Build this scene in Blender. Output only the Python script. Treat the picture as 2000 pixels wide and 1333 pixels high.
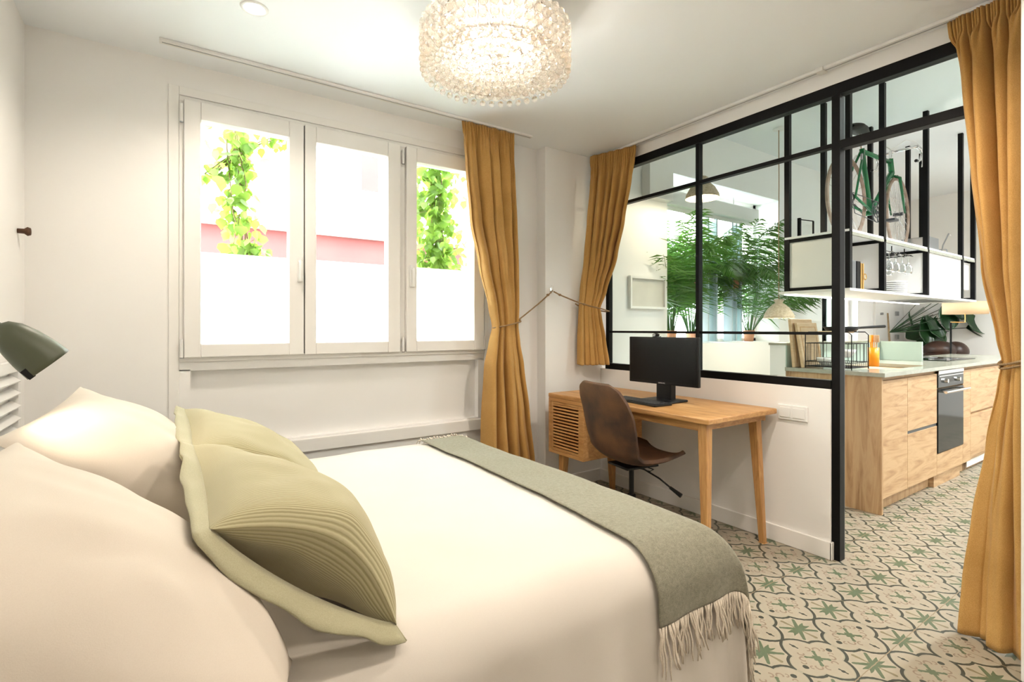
import bpy, bmesh, math, random
from mathutils import Vector, Matrix, noise
for o in list(bpy.data.objects): bpy.data.objects.remove(o)
SC = bpy.context.scene
COL = SC.collection
PI = math.pi
R = math.radians
random.seed(7)

# ------------------------------------------------------------------ camera
cam_d = bpy.data.cameras.new('camera'); cam = bpy.data.objects.new('camera', cam_d); COL.objects.link(cam)
cam.location = (0, 0, 1.2); cam.rotation_euler = (R(90), 0, R(-34.1))
cam_d.sensor_width = 36; cam_d.lens = 995/2000*36; cam_d.shift_y = -24.5/2000
cam_d.clip_start = 0.02; cam_d.clip_end = 200
SC.camera = cam
# ------------------------------------------------------------------ world, sun, exposure
SC.view_settings.view_transform = 'Standard'; SC.view_settings.look = 'None'
SC.view_settings.gamma = 1; SC.view_settings.use_curve_mapping = False
SC.view_settings.exposure = 1.16
W = bpy.data.worlds.new('sky'); SC.world = W; W.use_nodes = True
bg = W.node_tree.nodes['Background']; bg.inputs[0].default_value = (0.84, 0.92, 1.0, 1); bg.inputs[1].default_value = 12.0
sun_d = bpy.data.lights.new('sun', 'SUN'); sun_d.energy = 2; sun_d.angle = R(1); sun_d.color = (1, .95, .86)
sun = bpy.data.objects.new('sun', sun_d); COL.objects.link(sun); sun.rotation_euler = (R(38), 0, R(-12)); sun.location = (2, -3, 12)
def portal(x0, x1, z0, z1, y):
    l = bpy.data.lights.new('window_portal', 'AREA'); l.shape = 'RECTANGLE'; l.size = x1-x0; l.size_y = z1-z0
    l.cycles.is_portal = True
    o = bpy.data.objects.new('window_portal', l); COL.objects.link(o); o.location = ((x0+x1)/2, y, (z0+z1)/2)
    o.rotation_euler = (R(-90), 0, 0)
portal(.1, 1.78, 1.08, 2.3, 3.2)
portal(3.65, 5.5, 1.06, 2.58, 3.28)

# ------------------------------------------------------------------ node helper
class S:
    """tiny shader maths wrapper"""
    def __init__(s, nt, sock): s.nt = nt; s.k = sock
    def _m(s, op, *a):
        n = s.nt.nodes.new('ShaderNodeMath'); n.operation = op
        for i, v in enumerate((s,)+a):
            if isinstance(v, S): s.nt.links.new(v.k, n.inputs[i])
            else: n.inputs[i].default_value = v
        return S(s.nt, n.outputs[0])
    def __add__(s, o): return s._m('ADD', o)
    def __sub__(s, o): return s._m('SUBTRACT', o)
    def __mul__(s, o): return s._m('MULTIPLY', o)
    def abs(s): return s._m('ABSOLUTE')
    def min(s, o): return s._m('MINIMUM', o)
    def max(s, o): return s._m('MAXIMUM', o)
    def sqrt(s): return s._m('SQRT')
    def lt(s, o): return s._m('LESS_THAN', o)
    def gt(s, o): return s._m('GREATER_THAN', o)
    def fract(s): return s._m('FRACT')
    def clamp(s):
        n = s._m('ADD', 0.0); n.k.node.use_clamp = True; return n
def length(a, b): return (a*a + b*b).sqrt()
def mat(name, col=(.8,.8,.8), rough=.5, metal=0., **kw):
    m = bpy.data.materials.new(name); m.use_nodes = True
    p = m.node_tree.nodes['Principled BSDF']
    p.inputs['Base Color'].default_value = (*col, 1); p.inputs['Roughness'].default_value = rough; p.inputs['Metallic'].default_value = metal
    for k, v in kw.items():
        k = k.replace('_', ' ')
        if k in p.inputs: p.inputs[k].default_value = v
    return m
def P_(m): return m.node_tree.nodes['Principled BSDF']
def coords(nt, kind='Object', scale=(1,1,1), rot=(0,0,0)):
    tc = nt.nodes.new('ShaderNodeTexCoord'); mp = nt.nodes.new('ShaderNodeMapping')
    mp.inputs['Scale'].default_value = scale; mp.inputs['Rotation'].default_value = rot
    nt.links.new(tc.outputs[kind], mp.inputs[0]); return mp.outputs[0]
def ramp(nt, fac, stops):
    r = nt.nodes.new('ShaderNodeValToRGB'); nt.links.new(fac, r.inputs[0])
    e = r.color_ramp.elements
    while len(e) < len(stops): e.new(.5)
    for i, (p, c) in enumerate(stops): e[i].position = p; e[i].color = (*c, 1)
    return r.outputs[0]
def noise_tex(nt, vec, scale, detail=4, dist=0, rough=.5):
    n = nt.nodes.new('ShaderNodeTexNoise'); n.inputs['Scale'].default_value = scale; n.inputs['Detail'].default_value = detail
    n.inputs['Distortion'].default_value = dist; n.inputs['Roughness'].default_value = rough
    nt.links.new(vec, n.inputs['Vector']); return n.outputs['Fac']
def bump(m, h, strength, dist=.01):
    nt = m.node_tree; b = nt.nodes.new('ShaderNodeBump'); b.inputs['Strength'].default_value = strength; b.inputs['Distance'].default_value = dist
    nt.links.new(h, b.inputs['Height']); nt.links.new(b.outputs[0], P_(m).inputs['Normal'])
def noisy(name, c1, c2, scale=8, rough=.6, bmp=0, bscale=None, vecscale=(1,1,1), **kw):
    m = mat(name, c1, rough, **kw); nt = m.node_tree; v = coords(nt, 'Object', vecscale)
    f = noise_tex(nt, v, scale); nt.links.new(ramp(nt, f, [(.3, c1), (.7, c2)]), P_(m).inputs['Base Color'])
    if bmp: bump(m, noise_tex(nt, v, bscale or scale*4), bmp, .004)
    return m
def wood(name, cols, grain=(1,1,12), scale=3, rough=.5, bmp=.1):
    m = mat(name, cols[0], rough); nt = m.node_tree; v = coords(nt, 'Object', grain)
    f = noise_tex(nt, v, scale, 8, 1.6, .62)
    n = len(cols); nt.links.new(ramp(nt, f, [(.28+.44*i/(n-1), c) for i, c in enumerate(cols)]), P_(m).inputs['Base Color'])
    bump(m, f, bmp, .002); return m
def cloth(name, c1, c2, scale=500, rough=.9, bmp=.25, sheen=.2, uv=False, mottle=None):
    m = mat(name, c1, rough, Sheen_Weight=sheen); nt = m.node_tree
    v = coords(nt, 'Object')
    f = noise_tex(nt, v, scale, 2); g = noise_tex(nt, v, mottle or 5, 3)
    a = S(nt, f)*.6 + S(nt, g)*.4
    nt.links.new(ramp(nt, a.k, [(.35, c1), (.65, c2)]), P_(m).inputs['Base Color']); bump(m, f, bmp, .001); return m

M = {}
M['wall'] = noisy('white_wall_paint', (.865,.85,.83), (.885,.87,.85), 1.2, .55, .04, 60)
M['ceil'] = noisy('white_ceiling_paint', (.885,.915,.94), (.90,.93,.955), 1.0, .6)
M['trim'] = mat('cream_lacquer', (.86,.84,.81), .32)
M['white'] = mat('white_plastic', (.82,.81,.79), .35)
M['black'] = mat('black_steel', (.0035,.0035,.004), .45, Specular_IOR_Level=.18)
M['blackp'] = mat('black_plastic', (.005,.005,.0055), .4, Specular_IOR_Level=.3)
M['screen'] = mat('dark_screen', (.003,.003,.0035), .3, Specular_IOR_Level=.25)
M['grey'] = mat('grey_metal', (.35,.36,.37), .35, .8)
M['chrome'] = mat('chrome', (.75,.75,.76), .18, 1.0)
M['brass'] = mat('brass', (.72,.45,.16), .3, 1.0)
M['oakd'] = wood('honey_wood', [(.34,.155,.048), (.50,.26,.09), (.62,.36,.15)], (2.2, .35, 6), 7, .42)
M['oakleg'] = wood('honey_wood_leg', [(.34,.155,.048), (.50,.26,.09), (.60,.34,.13)], (8, 8, .8), 5, .42)
M['oakk'] = wood('oak_veneer', [(.30,.165,.075), (.46,.28,.14), (.56,.37,.20), (.50,.31,.16)], (.6, .6, 5), 3.2, .5, .05)
M['oakv'] = wood('oak_veneer_upright', [(.26,.135,.058), (.42,.25,.12), (.52,.34,.18), (.46,.28,.14)], (5, 5, .5), 3.0, .5, .05)
M['board'] = wood('pale_beech', [(.55,.38,.22), (.68,.50,.32)], (2,2,10), 4, .5)
M['counter'] = noisy('grey_green_worktop', (.33,.335,.275), (.39,.39,.325), 30, .16)
M['panelg'] = noisy('pale_green_glassy_panel', (.36,.45,.39), (.39,.47,.41), 4, .12)
M['mustard'] = cloth('mustard_linen', (.46,.245,.060), (.66,.385,.125), 420, .9, .3, .1)
M['rope'] = noisy('brown_rope', (.20,.12,.05), (.38,.25,.13), 300, .9, .4)
M['duvet'] = cloth('white_cotton', (.62,.57,.51), (.65,.60,.54), 700, .85, .1, .1)
M['pillow'] = cloth('white_pillow_cotton', (.60,.53,.45), (.63,.56,.48), 700, .85, .12, .1)
M['throw'] = cloth('grey_green_wool', (.165,.155,.108), (.275,.26,.195), 380, .95, .5, .15, mottle=90)
M['fringe'] = cloth('cream_yarn', (.60,.52,.42), (.74,.66,.55), 300, .95, .3)
M['corn'] = cloth('dark_wood_base', (.03,.02,.012), (.05,.03,.02), 30, .6, .1)
M['leather'] = noisy('brown_suede_leather', (.032,.015,.008), (.125,.052,.018), 7, .65, .25, 180)
M['leatherd'] = noisy('dark_brown_leather', (.022,.009,.006), (.05,.02,.013), 6, .35)
M['olive'] = mat('olive_green_enamel', (.075,.085,.05), .42)
M['greenp'] = mat('green_bike_enamel', (.015,.16,.055), .25)
M['tyre'] = noisy('worn_tan_tyre', (.25,.17,.12), (.40,.31,.25), 20, .8)
M['tyred'] = mat('black_tyre_tread', (.02,.018,.016), .8)
M['saddle'] = mat('dark_grey_saddle', (.018,.016,.015), .5)
M['leaf1'] = noisy('palm_leaf', (.020,.060,.012), (.075,.16,.03), 8, .45, 0)
M['leaf2'] = noisy('vine_leaf', (.08,.15,.03), (.24,.30,.07), 5, .5, 0)
M['leaf3'] = noisy('fig_leaf', (.007,.030,.010), (.022,.075,.020), 5, .25, 0)
M['stem'] = noisy('brown_stem', (.16,.10,.05), (.26,.18,.09), 20, .8)
M['terra'] = noisy('terracotta', (.45,.20,.11), (.55,.28,.16), 9, .8)
M['wicker'] = noisy('woven_fibre', (.42,.34,.24), (.62,.53,.40), 60, .8, .5, 160)
M['orange'] = mat('amber_plastic', (.85,.34,.01), .3)
M['facade'] = noisy('cream_stucco', (.72,.66,.56), (.80,.74,.64), 2, .9)
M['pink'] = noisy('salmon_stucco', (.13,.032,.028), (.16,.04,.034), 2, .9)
M['wf'] = mat('dark_window', (.05,.055,.06), .3)
M['ground'] = noisy('grey_paving', (.35,.34,.32), (.45,.43,.40), 4, .9)
M['art'] = noisy('pale_print', (.58,.56,.50), (.70,.67,.60), 5, .6)
for k in ('leaf1','leaf2','leaf3'):
    P_(M[k]).inputs['Subsurface Weight'].default_value = 0
def translucentize(m, col, w):
    nt = m.node_tree; out = [n for n in nt.nodes if n.type == 'OUTPUT_MATERIAL'][0]
    t = nt.nodes.new('ShaderNodeBsdfTranslucent'); t.inputs[0].default_value = (*col, 1)
    x = nt.nodes.new('ShaderNodeMixShader'); x.inputs[0].default_value = w
    nt.links.new(P_(m).outputs[0], x.inputs[1]); nt.links.new(t.outputs[0], x.inputs[2]); nt.links.new(x.outputs[0], out.inputs[0])
translucentize(M['leaf1'], (.14,.34,.05), .33); translucentize(M['leaf2'], (.32,.5,.07), .5); translucentize(M['leaf3'], (.06,.22,.04), .12)
translucentize(M['mustard'], (.55,.28,.05), .12)
def glass_pane(name, tint=(1,1,1), refl=.12, milky=0.):
    m = bpy.data.materials.new(name); m.use_nodes = True; nt = m.node_tree; nt.nodes.clear()
    out = nt.nodes.new('ShaderNodeOutputMaterial'); tr = nt.nodes.new('ShaderNodeBsdfTransparent'); tr.inputs[0].default_value = (*tint, 1)
    gl = nt.nodes.new('ShaderNodeBsdfGlossy'); gl.inputs['Roughness'].default_value = .02
    fr = nt.nodes.new('ShaderNodeLayerWeight'); fr.inputs['Blend'].default_value = refl
    mx = nt.nodes.new('ShaderNodeMixShader'); nt.links.new(fr.outputs['Fresnel'], mx.inputs[0])
    nt.links.new(tr.outputs[0], mx.inputs[1]); nt.links.new(gl.outputs[0], mx.inputs[2]); last = mx
    if milky:
        df = nt.nodes.new('ShaderNodeBsdfTranslucent'); df.inputs[0].default_value = (.95,.95,.95,1)
        m2 = nt.nodes.new('ShaderNodeMixShader'); m2.inputs[0].default_value = milky
        nt.links.new(last.outputs[0], m2.inputs[1]); nt.links.new(df.outputs[0], m2.inputs[2]); last = m2
    nt.links.new(last.outputs[0], out.inputs[0]); return m
M['plate'] = mat('light_block_bronze', (.16,.13,.10), .5)
M['glass'] = glass_pane('clear_glass', (.93,.975,.965), .10)
M['film'] = glass_pane('frosted_film', (.97,.98,.97), .05, .72)
M['tumbler'] = glass_pane('thin_wine_glass', (.93,.94,.94), .35)
def emit(name, col, st):
    m = bpy.data.materials.new(name); m.use_nodes = True; nt = m.node_tree; nt.nodes.clear()
    out = nt.nodes.new('ShaderNodeOutputMaterial'); e = nt.nodes.new('ShaderNodeEmission')
    e.inputs[0].default_value = (*col, 1); e.inputs[1].default_value = st; nt.links.new(e.outputs[0], out.inputs[0]); return m
M['bulb'] = emit('warm_bulb', (1, .84, .62), 9)
M['led'] = emit('led_strip', (1, .93, .82), 9)
M['down'] = emit('downlight_glow', (1, .93, .82), 14)
def bead_mat():
    m = bpy.data.materials.new('cut_crystal'); m.use_nodes = True; nt = m.node_tree; nt.nodes.clear()
    out = nt.nodes.new('ShaderNodeOutputMaterial')
    g = nt.nodes.new('ShaderNodeBsdfGlass'); g.inputs['IOR'].default_value = 1.45; g.inputs['Roughness'].default_value = .03; g.inputs[0].default_value = (1,.985,.965,1)
    tl = nt.nodes.new('ShaderNodeBsdfTranslucent'); tl.inputs[0].default_value = (1,.93,.85,1)
    tp = nt.nodes.new('ShaderNodeBsdfTransparent'); tp.inputs[0].default_value = (1,.97,.93,1)
    a = nt.nodes.new('ShaderNodeMixShader'); a.inputs[0].default_value = .16
    b = nt.nodes.new('ShaderNodeMixShader'); b.inputs[0].default_value = .38
    nt.links.new(g.outputs[0], a.inputs[1]); nt.links.new(tl.outputs[0], a.inputs[2])
    nt.links.new(a.outputs[0], b.inputs[1]); nt.links.new(tp.outputs[0], b.inputs[2]); nt.links.new(b.outputs[0], out.inputs[0]); return m
M['bead'] = bead_mat()
def corduroy():
    m = mat('sage_corduroy', (.42,.38,.24), .9, Sheen_Weight=.2); nt = m.node_tree
    tc = nt.nodes.new('ShaderNodeTexCoord'); w = nt.nodes.new('ShaderNodeTexWave'); w.wave_type = 'BANDS'; w.bands_direction = 'X'
    w.inputs['Scale'].default_value = 40; w.inputs['Distortion'].default_value = .5; w.inputs['Detail'].default_value = 1
    nt.links.new(tc.outputs['UV'], w.inputs['Vector'])
    nt.links.new(ramp(nt, w.outputs['Fac'], [(.1, (.33,.295,.16)), (.55, (.47,.425,.26))]), P_(m).inputs['Base Color'])
    bump(m, w.outputs['Fac'], .35, .002); return m
M['cord'] = corduroy()
M['flange'] = cloth('sage_cotton', (.36,.335,.21), (.44,.41,.27), 500, .9, .2)

# ---- cement tile floor: medallions with leaf stars, lozenges, dots and scrolls
def floor_mat():
    m = mat('patterned_cement_tile', (.7,.62,.5), .42); nt = m.node_tree
    g = nt.nodes.new('ShaderNodeNewGeometry'); sp = nt.nodes.new('ShaderNodeSeparateXYZ'); nt.links.new(g.outputs['Position'], sp.inputs[0])
    X = S(nt, sp.outputs[0]); Y = S(nt, sp.outputs[1])
    wob = S(nt, noise_tex(nt, g.outputs['Position'], 60, 1)) - .5
    X = X + wob*.004; Y = Y + wob*.004
    px, py = .2525, .2615
    u = ((X - 2.337)*(1/px) + 50.5).fract() - .5
    v = ((Y - .78)*(1/py) + 50.5).fract() - .5
    a, b = u.abs(), v.abs()
    dA = length(a-.584, b-.353) - .363
    dB = length(a-.236, b-.506) - .251
    # part B only counts above its cusp with A
    med = dA.min(dB)                       # >0 inside the medallion
    inside = med.gt(0)
    isB = dB.lt(dA)
    line1 = med.abs().lt(.021)             # main outline, only where it borders the medallion
    shade = (med + .026).abs().lt(.012)
    # medallion has to be connected to the centre: clip what lies beyond the tip
    core = b.lt(.46)
    line1 = line1*core
    def seg(ax, ay, bx, by, w0, w1):
        L2 = (bx-ax)**2 + (by-ay)**2
        t = (((a-ax)*(bx-ax) + (b-ay)*(by-ay))*(1/L2)).max(0.).min(1.)
        d = length(a - (t*(bx-ax) + ax), b - (t*(by-ay) + ay))
        return d - (t*(w1-w0) + w0)
    star = seg(0,.01,.19,.175,.036,.022).min(seg(0,0,.12,.0,.040,.044)).min(seg(.12,.02,.215,.05,.034,.006)).min(seg(0,0,.0,.08,.046,.014)).lt(0)
    arm = seg(0,.06,0,.25,.010,.027).lt(0)
    loz = seg(.5,.12,.5,.225,.013,.013).min(length(a-.5, b-.172)-.027).lt(0)
    dot = length(a-.165, b-.5).lt(.040)
    p, q = (a-.5).abs(), (b-.5).abs()
    def segp(bx, by, w): 
        L2 = bx*bx+by*by; t = ((p*bx + q*by)*(1/L2)).max(0.).min(1.)
        return length(p-t*bx, q-t*by) - w
    cross = segp(.10,.10,.020).min(length(p-.105,q-.105)-.027).min(segp(.0,.05,.022)).min(segp(.05,.0,.022)).lt(0)
    ring1 = (length(a-.315, b-.395)-.044).abs().lt(.011)*((a-.315)+(b-.395)).lt(.03)
    ring2 = (length(a-.41, b-.315)-.038).abs().lt(.011)*((a-.41)-(b-.315)).lt(.02)
    ring3 = (length(a-.34, b-.30)-.13).abs().lt(.006)*a.gt(.36)*b.lt(.40)*b.gt(.30)
    scroll = ring1.max(ring2).max((length(a-.24, b-.44)-.03).abs().lt(.009)*((a-.24)-(b-.44)).lt(.01))
    seam = ((Y-.78)*(1/(py*2)) + 50.5).fract() - .5
    seamx = ((X-2.4625)*(1/(px*4)) + 50.5).fract() - .5
    seaml = (seam*(py*2)).abs().lt(.0016).max((seamx*(px*4)).abs().lt(.0016))
    def mix(c0, fac, c1):
        n = nt.nodes.new('ShaderNodeMix'); n.data_type = 'RGBA'; nt.links.new(fac.k, n.inputs[0])
        if isinstance(c0, tuple): n.inputs[6].default_value = (*c0, 1)
        else: nt.links.new(c0, n.inputs[6])
        n.inputs[7].default_value = (*c1, 1); return n.outputs[2]
    c = mix((.335,.29,.22), inside*0.+(S(nt, noise_tex(nt, g.outputs['Position'], 9, 3))*.5), (.31,.26,.19))
    dark, green, brown = (.042,.046,.034), (.095,.125,.07), (.21,.145,.10)
    c = mix(c, scroll*.8, brown)
    c = mix(c, shade*.45, (.24,.23,.175))
    c = mix(c, line1, dark); c = mix(c, star*inside, green); c = mix(c, arm*inside, (.20,.17,.10))
    c = mix(c, cross, green); c = mix(c, loz, dark); c = mix(c, dot, dark); c = mix(c, seaml, (.24,.18,.11))
    nt.links.new(c, P_(m).inputs['Base Color']); bump(m, noise_tex(nt, g.outputs['Position'], 12, 2), .04, .01)
    return m
M['floor'] = floor_mat()

# ------------------------------------------------------------------ mesh helper
class MB:
    def __init__(s): s.v = []; s.f = []; s.uv = None
    def box(s, x0, y0, z0, x1, y1, z1, mtx=None):
        b = len(s.v)
        c = [(x0,y0,z0),(x1,y0,z0),(x1,y1,z0),(x0,y1,z0),(x0,y0,z1),(x1,y0,z1),(x1,y1,z1),(x0,y1,z1)]
        s.v += [tuple(mtx @ Vector(p)) for p in c] if mtx else c
        s.f += [tuple(b+i for i in q) for q in ((0,3,2,1),(4,5,6,7),(0,1,5,4),(1,2,6,5),(2,3,7,6),(3,0,4,7))]
        return s
    def tube(s, pts, r, n=10, cap=True):
        pts = [Vector(p) for p in pts]; rs = r if isinstance(r, (list, tuple)) else [r]*len(pts)
        b = len(s.v); up = None
        for i, p in enumerate(pts):
            t = (pts[min(i+1, len(pts)-1)] - pts[max(i-1, 0)]).normalized()
            if up is None:
                up = Vector((0,0,1)) if abs(t.z) < .9 else Vector((1,0,0))
            a = t.cross(up).normalized(); up2 = a.cross(t).normalized(); up = up2
            for k in range(n):
                an = 2*PI*k/n; q = p + (a*math.cos(an) + up2*math.sin(an))*rs[i]; s.v.append(tuple(q))
        for i in range(len(pts)-1):
            for k in range(n):
                s.f.append((b+i*n+k, b+i*n+(k+1)%n, b+(i+1)*n+(k+1)%n, b+(i+1)*n+k))
        if cap:
            s.f.append(tuple(b+k for k in reversed(range(n)))); e = b+(len(pts)-1)*n; s.f.append(tuple(e+k for k in range(n)))
        return s
    def lathe(s, prof, c=(0,0,0), n=32, mtx=None, cap=True):
        b = len(s.v)
        for r, z in prof:
            for k in range(n):
                an = 2*PI*k/n; p = Vector((r*math.cos(an), r*math.sin(an), z))
                if mtx: p = mtx @ p
                s.v.append((p.x+c[0], p.y+c[1], p.z+c[2]))
        for i in range(len(prof)-1):
            for k in range(n):
                s.f.append((b+i*n+k, b+i*n+(k+1)%n, b+(i+1)*n+(k+1)%n, b+(i+1)*n+k))
        if cap:
            if prof[0][0] > 1e-5: s.f.append(tuple(b+k for k in reversed(range(n))))
            if prof[-1][0] > 1e-5: e = b+(len(prof)-1)*n; s.f.append(tuple(e+k for k in range(n)))
        return s
    def torus(s, c, R0, r, mtx=None, n=40, k=8, a0=0, a1=2*PI):
        closed = abs(a1-a0-2*PI) < 1e-6; b = len(s.v); N = n if closed else n+1
        for i in range(N):
            an = a0 + (a1-a0)*i/n; d = Vector((math.cos(an), math.sin(an), 0))
            for j in range(k):
                t = 2*PI*j/k; p = d*(R0 + r*math.cos(t)) + Vector((0,0,r*math.sin(t)))
                if mtx: p = mtx @ p
                s.v.append((p.x+c[0], p.y+c[1], p.z+c[2]))
        for i in range(n):
            for j in range(k):
                i2 = (i+1) % N; s.f.append((b+i*k+j, b+i2*k+j, b+i2*k+(j+1)%k, b+i*k+(j+1)%k))
        return s
    def sphere(s, c, r, n=12, m=8, sc=(1,1,1)):
        prof = [(r*math.sin(PI*i/m), -r*math.cos(PI*i/m)) for i in range(m+1)]
        prof[0] = (1e-6, -r); prof[-1] = (1e-6, r)
        return s.lathe(prof, c, n, Matrix.Diagonal((*sc, 1)).to_3x3() if sc != (1,1,1) else None, cap=False)
    def grid(s, fn, nu, nv, flip=False, uv=False):
        b = len(s.v)
        for j in range(nv+1):
            for i in range(nu+1): s.v.append(tuple(fn(i/nu, j/nv)))
        if uv and s.uv is None: s.uv = {}
        for j in range(nv):
            for i in range(nu):
                q = (b+j*(nu+1)+i, b+j*(nu+1)+i+1, b+(j+1)*(nu+1)+i+1, b+(j+1)*(nu+1)+i)
                s.f.append(tuple(reversed(q)) if flip else q)
        if uv:
            for j in range(nv+1):
                for i in range(nu+1): s.uv[b+j*(nu+1)+i] = (i/nu, j/nv)
        return s
    def poly(s, pts):
        b = len(s.v); s.v += [tuple(p) for p in pts]; s.f.append(tuple(range(b, b+len(pts)))); return s
def obj(name, mb, m, parent=None, smooth=False, bevel=0, subsurf=0, solid=0, local=False, weld=False):
    me = bpy.data.meshes.new(name)
    vs = mb.v
    if parent is not None and not local:
        base = Vector((0,0,0)); q = parent
        while q is not None: base += q.location; q = q.parent
        vs = [tuple(Vector(v)-base) for v in vs]
    elif parent is None and not local:
        xs = [v[0] for v in vs]; ys = [v[1] for v in vs]; zs = [v[2] for v in vs]
        base = Vector(((min(xs)+max(xs))/2, (min(ys)+max(ys))/2, min(zs)))
        vs = [tuple(Vector(v)-base) for v in vs]
    me.from_pydata(vs, [], mb.f)
    if mb.uv:
        ul = me.uv_layers.new(name='UVMap')
        for l in me.loops: ul.data[l.index].uv = mb.uv.get(l.vertex_index, (0,0))
    if weld or smooth:
        bm = bmesh.new(); bm.from_mesh(me)
        if weld: bmesh.ops.remove_doubles(bm, verts=bm.verts, dist=1e-5)
        bm.to_mesh(me); bm.free()
    me.materials.append(M[m] if isinstance(m, str) else m)
    if smooth:
        for p in me.polygons: p.use_smooth = True
    o = bpy.data.objects.new(name, me); COL.objects.link(o)
    if parent is not None: o.parent = parent
    elif not local: o.location = base
    if solid:
        k = o.modifiers.new('thickness', 'SOLIDIFY'); k.thickness = solid; k.offset = 0
    if bevel:
        k = o.modifiers.new('bevel', 'BEVEL'); k.width = bevel; k.segments = 2; k.limit_method = 'ANGLE'; k.angle_limit = R(40)
    if subsurf:
        k = o.modifiers.new('subsurf', 'SUBSURF'); k.levels = subsurf; k.render_levels = subsurf
    return o
def tag(o, label, cat, group=None, kind=None):
    o['label'] = label; o['category'] = cat
    if group: o['group'] = group
    if kind: o['kind'] = kind
    return o
def thing(name, label, cat, loc=(0,0,0), rz=0, group=None):
    o = bpy.data.objects.new(name, None); COL.objects.link(o); o.empty_display_size = .05
    o.location = loc; o.rotation_euler = (0,0,rz); return tag(o, label, cat, group)
def struct(name, mb, m, **kw):
    o = obj(name, mb, m, **kw)
    if kw.get('parent') is None: o['kind'] = 'structure'
    return o
def dup(root, loc=None, rz=None, label=None):
    def rec(o, par):
        c = o.copy(); COL.objects.link(c); c.parent = par
        for ch in [x for x in bpy.data.objects if x.parent == o]: rec(ch, c)
        return c
    r = rec(root, None)
    if loc is not None: r.location = loc
    if rz is not None: r.rotation_euler = (0,0,rz)
    if label: r['label'] = label
    return r
def light(name, kind, loc, energy, col=(1,.85,.68), parent=None, radius=.05, spot=None, rot=None):
    l = bpy.data.lights.new(name, kind); l.energy = energy; l.color = col
    if kind in ('POINT', 'SPOT'): l.shadow_soft_size = radius
    if spot: l.spot_size = R(spot); l.spot_blend = .7
    o = bpy.data.objects.new(name, l); COL.objects.link(o)
    if parent is not None: o.parent = parent; o.location = Vector(loc) - parent.location
    else: o.location = loc
    if rot: o.rotation_euler = rot
    return o
def lerp(a, b, t): return a + (b-a)*t
def interp(tab, z):
    """tab: list of (z, value...) sorted; smooth linear interpolation"""
    if z <= tab[0][0]: return tab[0][1:]
    for i in range(len(tab)-1):
        if z <= tab[i+1][0]:
            t = (z-tab[i][0])/(tab[i+1][0]-tab[i][0]); t = t*t*(3-2*t)*.5 + t*.5
            return tuple(lerp(a, b, t) for a, b in zip(tab[i][1:], tab[i+1][1:]))
    return tab[-1][1:]
def pray(u, v):
    """direction of the sight line through a pixel of the photograph"""
    return (557.8+.8281*(u-1000), 823.9-.5606*(u-1000), 642-v)

# ================================================================== SETTING
XL, YW, ZC = -.52, 3.06, 2.54            # left wall, window wall, bedroom ceiling
YB, XE, ZK, YK = -2.2, 8.9, 3.05, 2.95   # back wall, far kitchen wall, kitchen ceiling, kitchen street wall
struct('floor', MB().box(XL-.2, YB-.2, -.1, XE+.2, 3.3, 0), 'floor')
struct('ceiling', MB().box(XL-.2, YB-.2, ZC, 2.93, 3.3, ZC+.2), 'ceil')
struct('ceiling_kitchen', MB().box(2.93, YB-.2, ZK, XE+.2, 3.3, ZK+.2), 'ceil')
struct('wall_left', MB().box(XL-.2, YB, 0, XL, 3.3, ZC), 'wall')
struct('wall_back', MB().box(XL-.2, YB-.2, 0, XE+.2, YB, ZK+.2), 'wall')
# window wall of the bedroom, with the window opening and the recessed panel below
w = MB()
wx0, wx1, wz0, wz1 = .05, 1.83, 1.03, 2.37
w.box(XL, YW, 0, wx0, 3.3, ZC).box(wx1, YW, 0, 2.30, 3.3, ZC).box(wx0, YW, wz1, wx1, 3.3, ZC)
w.box(wx0, YW+.045, 0, wx1, 3.3, wz0)
w.box(wx0, YW, .985, wx1, YW+.05, wz0).box(wx0, YW, 0, wx1, YW+.05, .585).box(wx0, YW, .58, .098, YW+.05, .99).box(1.787, YW, .58, wx1, YW+.05, .99)
struct('wall_window', w, 'wall')
struct('trim_1', MB().box(.03, YW-.022, .50, 1.86, YW, .575), 'trim', bevel=.004)          # ledge under the panel
struct('trim_2', MB().box(.005, YW-.008, .50, .05, YW, 2.42).box(1.835, YW-.008, .575, 1.87, YW, 2.42).box(.05, YW-.008, 2.375, 1.835, YW, 2.42), 'trim', bevel=.003)
# column in the corner, wall beside the kitchen street window, half wall, header
struct('wall_column', MB().box(2.30, YK+.01, 0, 2.93, 3.3, ZC), 'wall', bevel=.004)
struct('wall_partition', MB().box(2.852, 1.262, 0, 2.93, YK+.01, .885), 'wall', bevel=.004)
struct('wall_header', MB().box(2.852, YB, 2.462, 2.93, YK+.01, ZC).box(2.86, YB, ZC, 2.93, YK+.01, ZK), 'wall')
struct('wall_right', MB().box(2.40, YB, 0, 2.93, .464, ZC), 'wall', bevel=.004)
k = MB()
kx0, kx1, kz0, kz1 = 3.648, 5.50, 1.06, 2.585
k.box(2.93, YK, 0, kx0, 3.3, ZK).box(kx0, YK, 0, kx1, 3.3, kz0).box(kx0, YK, kz1, kx1, 3.3, ZK).box(kx1, YK, 0, 6.45, 3.3, ZK)
k.box(6.45, YK, 0, 7.40, 3.3, .85).box(6.45, YK, 2.1, 7.40, 3.3, ZK).box(7.40, YK, 0, XE+.2, 3.3, ZK)
struct('wall_kitchen', k, 'wall')
struct('wall_far', MB().box(XE, YB, 0, XE+.2, 3.3, ZK), 'wall')
struct('baseboard_partition', MB().box(2.838, 1.252, 0, 2.852, YK+.01, .092).box(2.838, 1.250, 0, 2.895, 1.262, .092), 'trim', bevel=.003)
struct('baseboard_column', MB().box(2.288, YK-.004, 0, 2.838, YK+.01, .092).box(2.288, YK+.01, 0, 2.30, YW, .092), 'trim', bevel=.003)
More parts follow.
